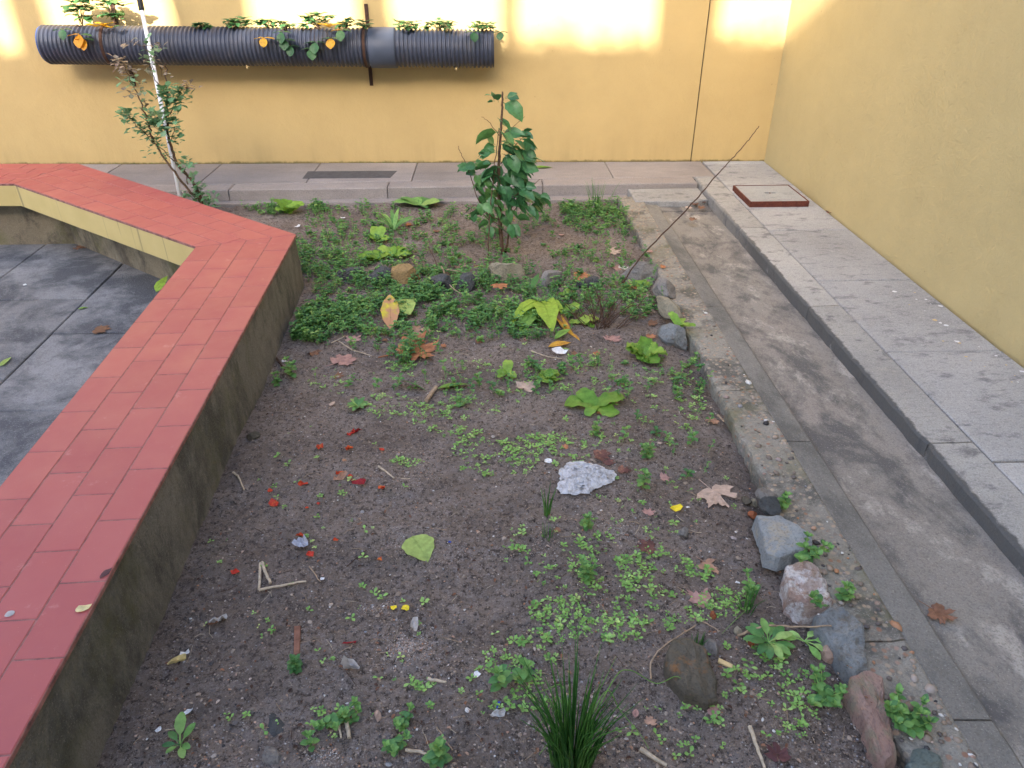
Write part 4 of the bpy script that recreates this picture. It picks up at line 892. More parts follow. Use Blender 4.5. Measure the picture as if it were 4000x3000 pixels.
def scrap(x,y,w_,h_,ang,mat,label,cat='scrap',group=None,crump=.3,z=None,name='scrap',n=9):
    p=gp(x,y,.003) if z is None else G(x,y,z); k=ppm(x,y); rn=random.Random(int(x*3+y)); vs=[];fs=[];co,si=math.cos(math.radians(ang)),math.sin(math.radians(ang)); A=w_/k/2; B=h_/k/2*1.2
    rs=[rn.uniform(.72,1.12) for _ in range(n)]
    for t in (.5,1.):
        for i in range(n):
            a=2*math.pi*i/n; u,v=A*rs[i]*t*math.cos(a),B*rs[i]*t*math.sin(a); X=p.x+u*co-v*si; Y=p.y+u*si+v*co
            vs.append((X,Y,p.z+abs(rn.gauss(0,crump))*A*t+.001))
    vs.append((p.x,p.y,p.z+crump*A*.6+.001))
    fs=[(i,(i+1)%n,n+(i+1)%n,n+i) for i in range(n)]+[(2*n,(i+1)%n,i) for i in range(n)]
    a=MB(); a.add(vs,fs,rn.random()); return one(a,name,LM[mat],p,label,cat,group)
for x,y,w_,h_,an in [(1250,1752,34,26,20),(1365,1756,32,22,40),(1372,1700,36,16,30),(1330,1852,36,14,25),(1370,1865,26,14,-20),(1490,1912,30,20,30),(1072,1975,44,34,0),(1056,1922,20,14,0),(1172,2095,20,30,80),(1213,2170,32,26,-40),(1312,2115,26,14,0),(920,2240,24,34,80),(1245,1972,18,14,0),(1200,1988,16,12,0),(1492,1760,18,24,60),(1185,1898,40,12,10),(1483,2190,22,14,10)]:
    scrap(x,y,w_,h_,an,'red','torn orange-red scrap scattered on the bare soil','scrap','orange-red scraps near the bench wall',.5)
scrap(1400,1888,72,24,-15,'crimson','dark crimson strip on the soil among orange scraps','scrap','crimson strips',.3)
scrap(1395,1690,46,14,25,'crimson','short crimson strip above the other red scraps','scrap','crimson strips',.3)
scrap(1370,2516,66,13,5,'crimson','thin red and black strip on the soil below the lime leaf','scrap','crimson strips',.2)
scrap(1330,1872,66,24,25,'tan','pale peach scrap in the middle of the orange scraps','scrap',None,.5)
scrap(1170,1642,0.1+40,12,20,'pink','',) if False else None
for x,y,w_,h_,an,lb in [(1538,2377,26,20,0,'left one of two small bright yellow scraps'),(1584,2380,34,26,-30,'right one of two small bright yellow scraps')]: scrap(x,y,w_,h_,an,'yel',lb,'scrap','bright yellow scraps')
scrap(2643,1990,52,30,15,'yel','yellow chip below the large pale tan leaf','scrap',None,.2)
scrap(700,2590,90,20,25,'cream','curled cream strip near the bench wall','scrap',None,.4)
for x,y,w_,h_,an,lb in [(1163,889,26,16,0,'white scrap on the soil just off the tip of the bench wall'),(1340,855,22,14,0,'white scrap in the weeds near the back footing'),(1112,1416,28,14,-20,'white scrap at the foot of the bench wall beside a dark stick'),(722,2560,48,20,25,'white scrap above the curled cream strip'),(733,2790,50,22,30,'white folded scrap below the green stalk'),(620,2856,30,22,30,'bluish white glossy scrap lowest by the bench wall'),(1862,2641,34,28,0,'white square chip left of the tall grass tuft'),(2648,1557,22,10,0,'small white chip right of the chard leaves'),(2687,1986,20,10,0,'small white chip right of the yellow chip'),(2140,1805,34,26,10,'crumpled white scrap left of the tissue'),(2880,2280,22,12,0,'small white chip above the slender grass tuft'),(1260,2266,18,14,0,'tiny white and red scrap right of the crossed sticks'),(2186,1380,60,34,0,'white papery scrap below the wilted plant'),(98,1115,16,10,0,'tiny white chip on the court floor')]:
    scrap(x,y,w_,h_,an,'white',lb,'scrap','white scraps',.35,z=-.138 if x<200 else None)
scrap(1178,2135,60,74,30,'bluegrey','crumpled bluish plastic scrap on the soil among orange scraps','plastic scrap',None,.7,n=13)
scrap(1621,2445,36,60,0,'film','small translucent plastic scrap below the yellow scraps','plastic scrap','translucent plastic scraps',.4,n=12)
scrap(1372,2612,90,32,-10,'film','larger translucent plastic scrap below the red and black strip','plastic scrap','translucent plastic scraps',.4,n=13)
scrap(1240,2370,60,60,40,'film','grey film scrap near the crossed sticks','plastic scrap','translucent plastic scraps',.4,n=12) if False else None
scrap(855,2430,70,34,25,'film','grey torn film beside an oval brown leaf near the bench','plastic scrap','translucent plastic scraps',.5,n=12)
oval((815,2445),50,24,30,'brown','small brown oval leaf near the bench beside torn grey film',group='small oval leaves')
oval((1232,1752),30,16,15,'pale','pale oval leaf left of the dark orange scraps',group='small oval leaves')
oval((1290,1590),36,18,70,'pale','whitish oval leaf above the dark green weed tuft',group='small oval leaves')
oval((2480,2810),44,26,75,'pink','pink triangular leaf right of the tall grass tuft',group='small oval leaves',prof='lance') 
scrap(1945,2795,70,30,20,'film','grey papery scrap left of the tall grass tuft','plastic scrap','translucent plastic scraps',.4,n=12)
scrap(1950,2748,12,10,0,'blue','small bright blue chip left of the tall grass tuft','scrap','blue chips'); scrap(1945,2766,12,10,0,'blue','second bright blue chip just below the first','scrap','blue chips')
scrap(1757,2122,12,8,0,'blue','lone blue speck right of the lime green leaf','scrap','blue chips')
scrap(325,2378,60,26,15,'cream','cream dried petal stuck on the red tiles by the outer edge','scrap','marks on the red tiles',.1,z=.3015)
scrap(40,2398,30,24,60,'film','whitish smear of paint on the red tiles near the left edge','scrap','marks on the red tiles',.02,z=.3012)
scrap(412,2240,26,44,-20,'maroon','dark stain-like leaf on the outer edge of the red tiles','scrap','marks on the red tiles',.05,z=.3012)
# crumpled tissue
def tissue():
    pts=[(2190,1838),(2215,1818),(2260,1808),(2310,1815),(2345,1830),(2400,1850),(2408,1868),(2385,1895),(2330,1912),(2300,1935),(2240,1940),(2190,1935),(2172,1915),(2185,1880)]
    q=[gp(x,y) for x,y in pts]; c=sum(q,Vector())/len(q); n=len(q)*5; P=[]
    for i in range(len(q)):
        for k in range(5): P.append(q[i].lerp(q[(i+1)%len(q)],k/5)+Vector((random.gauss(0,.003),random.gauss(0,.003),0)))
    vs=[];fs=[];m=26
    for r in range(m):
        t=1-r/m
        for p in P:
            d=(p-c)*t; X,Y=c.x+d.x,c.y+d.y; g=Vector((X*70,Y*70,1)); rd=1-abs(mnoise.noise(g+Vector((mnoise.noise(g*.7),0,0))*2))*2; g2=Vector((X*170,Y*170,4)); rd2=1-abs(mnoise.noise(g2))*2
            z=hs(X,Y)+.004+.006*(1-t**3)+.008*rd*(1-t**6)+.006*rd2
            vs.append((X,Y,z))
    vs.append((c.x,c.y,c.z+.02))
    for r in range(m-1):
        for i in range(n): j=(i+1)%n; fs.append((r*n+i,r*n+j,(r+1)*n+j,(r+1)*n+i))
    for i in range(n): fs.append(((m-1)*n+i,(m-1)*n+(i+1)%n,m*n))
    s=NT('tissue'); p=s.pos(); cc=s.rmp(s.noise(p,40,9,.75,.6),[(.32,(.22,.2,.19)),(.42,(.50,.48,.47)),(.56,(.72,.72,.75)),(.62,(.66,.60,.50)),(.7,(.74,.74,.76))]); s.bump(s.noise(p,110,9,.8,1.),.9,.008); m_=s.fin(cc,.7,.3)
    a=MB(); a.add(vs,fs); one(a,'crumpled_tissue',m_,c,'crumpled dirty white tissue pressed into the soil','tissue',None,True)
    # loose curled straws over it
tissue()
def stick(pts,r,mat,label,group='sticks lying on the soil',lift=.003,taper=.6,seg=7,name='stick'):
    q=[]; 
    for x,y in pts: q.append(gp(x,y,lift+r))
    c=curve(q,5,.0008) if len(q)>2 else [q[0].lerp(q[1],t/5)+Vector((random.gauss(0,.0008),random.gauss(0,.0008),0)) for t in range(6)]
    c=[Vector((p.x,p.y,max(p.z,hs(p.x,p.y)+r*.6))) for p in c]
    a=MB(); tube(a,c,[r*(1-(1-taper)*i/len(c)) for i in range(len(c))],seg,.5); return one(a,name,M[mat],q[0],label,'stick',group)
stick([(1019,2206),(1014,2310)],.0045,'straw','pale stick, left leg of the crossed trio',taper=.9)
stick([(1024,2204),(1035,2235),(1057,2285)],.0048,'straw','pale curved stick, right leg of the crossed trio',taper=.9)
stick([(1014,2312),(1110,2292),(1198,2278)],.0042,'straw','long pale stick forming the base of the crossed trio')
stick([(912,1850),(935,1872),(955,1920)],.004,'straw','short pale stick at the foot of the bench wall')
stick([(1480,1828),(1541,1873)],.004,'straw','short pale stick right of the orange scraps')
stick([(2876,2503),(2985,2467),(3110,2470),(3240,2467)],.0035,'stick','long thin branch reaching onto the blue-grey rock',lift=.018)
stick([(2926,2850),(2950,2910),(2985,3010)],.0055,'straw','bleached stick cut by the lower edge right of the boulder')
stick([(2500,2934),(2600,3000)],.006,'straw','thick bleached stick near the tall grass tuft at the lower edge')
stick([(2541,2662),(2545,2590),(2600,2530),(2715,2453)],.0028,'stick','forked thin stick curving round the left of the boulder',lift=.008)
stick([(1356,2825),(1366,2890)],.0052,'straw','thicker of two upright white sticks in the lower middle',taper=.9)
stick([(1326,2830),(1332,2890)],.0028,'straw','thinner of two upright white sticks in the lower middle',taper=.9)
stick([(1584,2938),(1640,2945),(1702,2966)],.004,'straw','pale stick at the lower edge left of the tall grass tuft')
stick([(1675,2660),(1745,2672)],.0045,'straw','pale stick just left of the seedling patch')
stick([(1323,1337),(1380,1372),(1452,1394)],.003,'straw','pale stalk above the pinkish lobed leaf')
stick([(1293,1345),(1345,1320)],.003,'straw','short pale stalk meeting the longer one above the pinkish leaf')
stick([(1725,1063),(1758,1136),(1800,1172)],.0045,'stick','bent pale twig across the dark slates',lift=.03)
stick([(1748,1088),(1800,1098),(1850,1125)],.003,'stick','thin pale twig branching right over the dark slates',lift=.05)
stick([(1671,979),(1702,1040),(1712,1100),(1730,1192)],.003,'twig','thin dark twig standing in the weeds left of the slates',lift=.03)
stick([(1706,2846),(1735,2890),(1768,2936)],.0022,'stick','thin grey twig left of the tall grass tuft')
stick([(1208,2218),(1255,2278)],.0022,'stick','thin brown twig right of the crossed trio')
stick([(1355,2217),(1430,2155)],.0016,'twig','hair-thin dark twig left of the lime green leaf')
stick([(2000,2560),(2040,2610),(2065,2655)],.0016,'stick','hair-thin stalk left of the tall grass tuft') if False else None
stick([(2700,2410),(2760,2440),(2810,2470)],.0018,'stick','thin straw below the pinkish brown leaf')
stick([(2930,2280),(2960,2215)],.002,'stick','thin twig below the peach leaf') if False else None
stick([(2496,1330),(2555,1348)],.005,'stick','flat pale stalk right of the folded pinkish leaf')
stick([(2075,1375),(2130,1395),(2195,1405)],.003,'straw','pale straw below the wilted plant')
stick([(2730,1620),(2765,1615),(2830,1655)],.0035,'stick','pale stick against the concrete edging') if False else None
stick([(2803,1628),(2826,1652)],.005,'film' if False else 'stick','short grey stick against the concrete edging')
stick([(1665,1575),(1706,1520)],.009,'stick','cut tan stalk joining the forked pair of leaves',taper=.8)
stick([(1082,1405),(1108,1440),(1140,1460)],.005,'twig','dark stick leaning from the bench wall foot')
stick([(2970,2295),(3015,2290)],.0015,'twig','x') if False else None
def chip(pts,h,mat,label):
    q=[gp(x,y,0) for x,y in pts]; z=max(p.z for p in q); a=MB(); prism(a,[(p.x,p.y) for p in q],z-.004,z+h,.0015,.5); return one(a,'wood_chip',M[mat],q[0],label,'wood chip','wood chips on the soil')
chip([(1150,2455),(1176,2450),(1172,2560),(1148,2568)],.007,'redwood','long reddish bark chip left of the red and black strip')
chip([(2806,2576),(2862,2602),(2860,2614),(2804,2590)],.004,'wood','yellow splinter of cut wood right of the boulder')
# ------------------------------------------------------------------ chard, lettuces and larger weeds
def leafy(x,y,leaves,mat,label,cat,name,group=None,prof='lettuce',el=.5,droop=1.,wav=.12,base_up=.01,ratio=.7,wf=16.,n=10):
    p=gp(x,y); k=ppm(x,y); a=MB()
    for ang,L in leaves:
        e=el+random.uniform(-.2,.25); leafN(a,p+Vector((0,0,base_up)),math.radians(ang),e,L/k*1.12,L/k*ratio,prof,droop*random.uniform(.7,1.2),.1,random.random(),n,wav,wf,random.uniform(-.3,.3))
    a.v=[(u,v,max(w_,hs(u,v)+.004)) for u,v,w_ in a.v]
    return one(a,name,M[mat],p,label,cat,group,True)
leafy(2325,1592,[(165,115),(130,90),(15,110),(-45,100),(-120,70),(60,60)],'lett','broad bright green chard leaves in the middle of the bed','chard','chard_plant',None,'lettuce',.45,1.1)
curl=lambda n,L:[(random.uniform(0,360),L*random.uniform(.6,1.1)) for _ in range(n)]
leafy(2516,1405,curl(34,80),'lett','large bright curly lettuce near the blue-grey edging stone','lettuce','lettuce','lettuces',el=.8,wav=.35,wf=26)
leafy(2136,1490,curl(16,50),'lett','small curly lettuce above the crumpled whitish leaf','lettuce','lettuce','lettuces',el=.8,wav=.3,wf=24)
leafy(1982,1462,[(85,60),(70,40),(-60,50),(200,40),(-130,50)],'lett','lettuce seedling with one tall leaf left of the small curly lettuce','lettuce','lettuce','lettuces')
leafy(1475,950,[(100,70),(60,60),(-20,50),(180,40),(240,40)],'lett','upright lettuce in the back bed above the spreading lettuces','lettuce','lettuce','lettuces',el=.9)
leafy(1480,1020,[(170,80),(120,60),(200,60),(60,60),(20,60)],'lett','spreading lettuce on the left of the weedy back bed','lettuce','lettuce','lettuces',el=.6)
leafy(1535,1005,[(20,70),(60,70),(100,50),(-20,60),(160,60)],'lett','spreading lettuce touching the ochre stone','lettuce','lettuce','lettuces',el=.6)
leafy(1125,838,[(150,70),(100,70),(40,70),(-20,60),(220,50),(-60,60)],'lett','lettuce nearest the back footing behind the bench tip','lettuce','lettuce','lettuces',el=.9)
leafy(2222,1235,[(110,60),(50,60),(10,50),(160,40)],'lett','young lettuce right of the wilted plant','lettuce','lettuce','lettuces',el=.8)
leafy(2262,1268,[(20,80),(-20,60),(160,50),(60,40)],'lett','flat light green lettuce beside the dead shrub','lettuce','lettuce','lettuces',el=.3)
leafy(2511,1122,[(80,40),(20,40),(150,40),(-50,35),(220,35)],'lett','little lettuce in the corner by the edging stones','lettuce','lettuce','lettuces',el=.6)
leafy(2206,1160,[(60,36),(140,30),(0,30)],'lett','tiny lettuce below the dark stone in the weeds','lettuce','lettuce','lettuces') 
for _w in (0,): leafy(2650,1285,[(110,70),(60,60),(-30,60),(-60,50)],'lett','leafy weed growing between the edging stones','weed','weed','larger weeds',ratio=.45,el=.8)
leafy(1640,810,[(180,100),(150,90),(60,80),(10,90),(-20,80),(-60,60),(120,70),(90,60)],'weed','strawberry-like clump by the back footing left of the young tree','weed','weed','larger weeds','oval' ,.5,.8,.06)
leafy(1540,905,[(100,110),(80,100),(60,90),(120,100),(30,90),(150,90),(0,80),(180,80),(45,110),(135,100)],'weed','spiky dark weed with long narrow leaves in the back bed','weed','weed','larger weeds','lance',.9,1.2,.02,ratio=.16)
leafy(1400,1595,[(a_,42) for a_ in range(0,360,28)],'weed','small dark rosette weed on the bare soil right of the bench','weed','weed','larger weeds','oval',.7,.9,.04,ratio=.45)
leafy(2999,2520,[(a_,90) for a_ in range(10,370,27)],'weed','large glossy rosette weed below the thin branch','weed','weed','larger weeds','spoon',.6,.9,.03,ratio=.36)
leafy(3140,2515,[(170,100),(-40,100),(-10,120),(140,60),(40,70),(-70,80)],'seedl','sprawling round-leaved weed left of the blue-grey rock','weed','weed','larger weeds','spoon',.4,.7,.03,ratio=.4)
leafy(708,2920,[(100,110),(60,80),(140,70),(190,60),(-30,60),(-60,70),(240,60)],'weed','glossy weed in the lower left near the bench wall','weed','weed','larger weeds','spoon',.6,.8,.03,ratio=.42)
def minty(x,y,hpx,n,label,mat='weed',sz=.022,rl=(.1,.8),lean=.15,group='larger weeds',name='weed',branches=1):
    p=gp(x,y); k=ppm(x,y); a=MB(); h=hpx/k*1.1
    for b in range(branches):
        az0=random.uniform(0,6.28); ln=lean*(1+b*.18); top=p+Vector((math.cos(az0)*h*ln,math.sin(az0)*h*ln,h*random.uniform(.7,1)))
        tube(a,[p-Vector((0,0,.005)),p.lerp(top,.5),top],.0014,4,.9)
        for i in range(n):
            t=.15+.85*i/(n-1); c=p.lerp(top,t); az=i*1.57+az0; s=sz*(1.1-.35*t)*random.uniform(.85,1.15)
            for q in (0,math.pi): leafN(a,c,az+q+random.uniform(-.2,.2),random.uniform(.0,.5)+.5*(t>.9),s,s*.72,'oval',.5,.15,random.uniform(*rl),4,.03)
        for q in range(4): leafN(a,top,az0+q*1.57+.4,.9,sz*.6,sz*.4,'oval',.3,.15,rl[1],3)
    return one(a,name,M[mat],p,label,'weed',group,True)
minty(2320,1700,70,6,'dark green weed sprig below the chard leaves',branches=2)
minty(2530,1790,60,6,'upright weed sprig right of the maroon leaves',branches=2)
minty(2508,1905,70,5,'bold fresh weed sprig between the tissue and the large pale leaf',sz=.03)
minty(2288,2060,60,6,'weed sprig at the top of the seedling patch',branches=2)
minty(2293,2270,110,6,'dense weed clump in the middle of the seedling patch',branches=5,sz=.02)
minty(2034,2665,110,5,'large-leaved weed sprig left of the tall grass tuft, right one of a pair',sz=.034)
minty(1962,2680,90,5,'large-leaved weed sprig left of the tall grass tuft, left one of a pair',sz=.032)
minty(1155,2615,50,5,'bluish green weed below the reddish bark chip',branches=4,sz=.020,rl=(.0,.3))
minty(1305,2815,60,4,'spreading weed above the two upright white sticks',branches=5,sz=.022,lean=.8)
minty(1375,2818,40,4,'weed right of the two upright white sticks',branches=3,sz=.02,lean=.8)
minty(1581,2822,50,4,'weed in the lower middle of the bed',branches=3,sz=.02,lean=.7)
minty(1546,2915,50,4,'weed with pointed leaves low in the middle of the bed',branches=3,sz=.024,lean=.7)
minty(1706,2975,90,5,'tall fresh weed at the lower edge left of the grass tuft',sz=.03,branches=2)
minty(1215,2920,70,4,'pale weed sprig at the lower edge right of the oval stone',sz=.024)
minty(1134,1465,60,4,'weed with rounded leaves at the foot of the bench wall',sz=.034,branches=2,lean=.4)
minty(1084,1505,40,4,'small weed below the round-leaved one at the bench foot',sz=.024,branches=2,lean=.4)
minty(3052,1985,60,5,'green sprig growing from the edging above the slate slab',sz=.026,branches=2)
minty(3140,2170,50,4,'weed creeping from under the blue slate slab',sz=.026,branches=5,lean=.9)
minty(3205,2365,40,4,'weed between the quartz and the blue-grey rock',sz=.022,branches=3,lean=.6)
minty(3285,2335,40,4,'weed at the right foot of the quartz rock',sz=.024,branches=3,lean=.6)
minty(3215,2730,60,5,'clover-like weed clump left of the long reddish stone',sz=.024,branches=6,lean=.8)
minty(3500,2790,60,5,'weed clump between the reddish stone and the edging, upper one',sz=.026,branches=4,lean=.7)
minty(3555,2850,60,5,'weed clump between the reddish stone and the edging, lower one',sz=.026,branches=6,lean=.8)
minty(2690,1430,34,4,'low weed right of the curly lettuce',branches=4,lean=1.)
minty(2655,1480,30,4,'low weed below the curly lettuce',branches=3,lean=1.)
minty(1790,1590,44,4,'grey-green weed with creeping stalk in the middle of the bed',branches=4,lean=.9)
minty(2925,2310,70,4,'weed behind the slender grass tuft',branches=4,lean=.5)
minty(2740,2610,20,3,'x') if False else None
minty(2960,1640,20,3,'x') if False else None
for x,y in [(2745,1690),(2620,1620),(2700,1560),(2880,1800),(2540,2470),(2840,2850),(3080,2660)]: pass
def grass(x,y,n,hpx,spread,label,name='grass_tuft',lean=.3,rad=.0022,arcs=(),base=.03):
    p=gp(x,y); k=ppm(x,y); a=MB(); h=hpx/k
    for i in range(n):
        az=random.uniform(0,6.28); b=p+Vector((math.cos(az)*base*random.random(),math.sin(az)*base*random.random(),-.005)); hh=h*random.uniform(.35,1.); l=lean*random.random()
        mid=b+Vector((math.cos(az)*l*hh*.35,math.sin(az)*l*hh*.35,hh*.55)); tp=b+Vector((math.cos(az)*l*hh,math.sin(az)*l*hh,hh))
        c=curve([b,mid,tp],4); tube(a,c,[rad,rad,rad,rad*.95,rad*.85,rad*.75,rad*.6,rad*.45,rad*.15][:len(c)],4,random.uniform(0,.9))
    for pts in arcs:
        c=curve([p]+[gp(X,Y_,z_) for X,Y_,z_ in pts],8); tube(a,c,[rad*.9*(1-.6*i/len(c)) for i in range(len(c))],4,1.)
    return one(a,name,M['blade'],p,label,'grass tuft','grass tufts',True)
grass(2235,2985,190,540,.3,'tall dark green chive-like grass tuft at the lower edge',lean=.42,rad=.0019,base=.05,arcs=[[(2380,2760,.09),(2450,2690,.07),(2560,2690,.02),(2640,2695,.05),(2700,2725,.0)],[(2350,2810,.1),(2420,2820,.04),(2500,2880,.01),(2535,2925,0)],[(2200,2800,.1),(2120,2750,.05),(2000,2745,.01)],[(2180,2820,.09),(2130,2830,.03),(2090,2860,0)],[(2200,2900,.04),(2150,2925,.03),(2105,2950,0)]])
grass(2135,2015,7,170,.3,'short upright blade tuft left of the tissue',lean=.3,rad=.0022,base=.012)
grass(2140,2100,12,90,.3,'wiry grass tuft below the short upright blades',lean=.4,rad=.0013,base=.02)
grass(2915,2385,14,150,.3,'slender grass tuft left of the quartz rock',lean=.5,rad=.0016,base=.02,arcs=[[(2880,2430,.02),(2820,2475,.0)]])
grass(2720,2520,10,100,.3,'thin grass sprouting behind the brown boulder',lean=.6,rad=.0016,base=.02)
grass(2520,1120,4,60,.3,'few short blades beside the corner stones',lean=.4,rad=.0012) if False else None
grass(2330,800,26,110,.3,'fine grass tuft at the back corner of the bed',lean=.4,rad=.0016,base=.10)

# ------------------------------------------------------------------ what nobody could count
def scatter(n,blobs):
    tot=sum(b[4] for b in blobs); out=[]
    for b in blobs:
        for _ in range(int(n*b[4]/tot)):
            r=math.sqrt(random.random()); t=random.uniform(0,6.28); out.append((b[0]+b[2]*r*math.cos(t),b[1]+b[3]*r*math.sin(t)))
    return out
def inbed(p): return p.y<5.14 and p.x<.87 and (p.x>-.985+.036*(3.718-p.y)+.03 if p.y<3.7 else soil_keep(p.x,p.y) and ((Vector((p.x,p.y))-O1).dot(Vector((O2.y-O1.y,O1.x-O2.x)).normalized()))*(1 if (O1.x-O2.x)>0 else -1)>.02)
def dark_weeds():
    a=MB(); B=[(1300,1150,170,150,1.),(1280,1250,190,80,1.1),(1500,1160,260,80,1.),(1700,1230,260,80,.9),(1450,1230,320,90,.9),(1230,1010,120,90,.5),(1400,1000,200,110,.8),(1850,1040,230,90,.7),(1750,1120,300,60,.8),(2050,1170,200,90,.7),
      (2250,1150,230,90,.7),(2350,820,170,45,1.),(2300,860,190,60,.5),(2100,960,300,110,.3),(1250,800,60,30,.35),(990,800,60,25,.3),(1220,790,50,26,.3),(1050,815,80,30,.4),(1380,850,200,70,.4),(2350,980,220,110,.35),(1900,1260,240,80,.6),(1190,1280,80,60,.6),(1420,1340,300,40,.35),(1620,1400,130,30,.12),(2450,1180,150,80,.35),(1850,880,300,70,.25),(1650,950,200,80,.3),(2560,900,40,50,.1),(2600,1020,60,60,.15),(1120,1200,20,60,.12),(2450,1500,350,90,.22),(2000,1480,300,70,.12),(2760,1560,50,160,.12),(1500,1480,300,50,.08),(2600,1750,250,150,.06),(2050,850,400,50,.25),(1500,880,300,60,.3),(2500,1000,130,130,.35),(2100,1280,180,60,.25)]
    for x,y in scatter(6000,B):
        p=gp(x,y)
        if not inbed(p): continue
        dn=float(vn(p.x,p.y,9)+.7*vn(p.x+2,p.y,21))
        if dn<random.uniform(-.45,.2): continue
        h=random.uniform(.012,.06)+.03*max(0,dn); az=random.uniform(0,6.28); top=p+Vector((math.cos(az)*h*.3,math.sin(az)*h*.3,h)); r0=min(1,max(0,random.gauss(.42,.2)))
        tube(a,[p,top],.0009,3,.9,0,False); m=random.randint(2,4); sz=random.choice([.010,.013,.016,.020,.024])
        for i in range(m):
            c=p.lerp(top,(i+1)/m); az2=az+i*1.57
            for q in (0,math.pi): leaf6(a,c,az2+q+random.uniform(-.3,.3),random.uniform(-.1,.6),sz,sz*.85,min(1,max(0,r0+random.uniform(-.15,.15))))
        if random.random()<.6:
            for q in range(2): leaf6(a,top,az+q*3.1+.7,.9,sz*.6,sz*.5,min(1,r0+.3))
    return tag(a.build('weed_carpet',M['weed']),'dense carpet of small dark green weeds round the stone row','weeds',kind='stuff')
dark_weeds()
def seedlings():
    a=MB(); B=[(2120,1740,170,40,.9),(2200,1790,110,40,.7),(2230,1790,80,30,.5),(1960,1800,140,70,.5),(1870,1770,100,80,.35),(2300,2200,80,110,.9),(2560,2200,150,40,1.3),(2650,2240,130,40,.9),(2450,2260,170,50,1.2),(2520,2330,150,60,1.3),
       (2350,2390,180,80,1.5),(2180,2400,110,60,1.),(2150,2480,130,80,1.3),(2260,2530,150,80,.9),(2480,2430,150,70,.9),(2720,2380,130,60,.8),(2000,2560,110,60,.7),(1900,2660,60,60,.35),(1960,2730,90,50,.4),(2080,2700,90,80,.4),(1650,2680,50,20,.2),(1590,1805,60,16,.25),
       (2100,1520,120,70,.15),(1550,1570,130,30,.3),(1700,1600,260,60,.5),(1740,1660,90,50,.5),(1560,1430,60,20,.2),(2350,1450,300,90,.4),(2450,1650,300,130,.3),(2600,1950,300,150,.2),(2700,1560,60,80,.15),(2750,1450,80,60,.15),(2850,2350,80,60,.3),(2950,2700,260,200,.5),(2650,2850,250,130,.3),(3150,2750,100,150,.2),(2200,2150,250,150,.15),(1550,2600,450,350,.18),(900,2500,350,400,.08),(1300,1900,300,250,.12),(1200,2300,300,250,.10),(2050,1400,350,60,.35),(1500,1500,350,60,.2),(2430,2180,300,150,.25),(3550,2880,40,60,.08)]
    seen=set()
    for x,y in scatter(8500,B):
        p=gp(x,y)
        if not inbed(p): continue
        kk=(int((p.x+5)/.0165),int(p.y/.0165))
        if kk in seen: continue
        seen.add(kk)
        dn=float(vn(p.x,p.y,11)+.8*vn(p.x+2,p.y,26))
        if dn<random.uniform(-.35,.25): continue
        az=random.uniform(0,6.28); r0=min(1,max(0,random.gauss(.5,.22))); sz=random.choice([.006,.008,.009,.011,.013,.016]); m=random.randint(2,6)
        for i in range(m):
            t=az+i*6.28/m+random.uniform(-.4,.4)
            leafN(a,p+Vector((0,0,random.uniform(.001,.006))),t,random.uniform(.25,.9),sz*random.uniform(.8,1.3),sz*.62,'spoon',random.uniform(.3,1.),.12,min(1,max(0,r0+random.uniform(-.15,.15))),4 if y>1700 else 3,.03)
    return tag(a.build('seedling_patch',M['seedl'],smooth=True),'scattered light green seedlings sprouting from the soil','seedlings',kind='stuff')
seedlings()
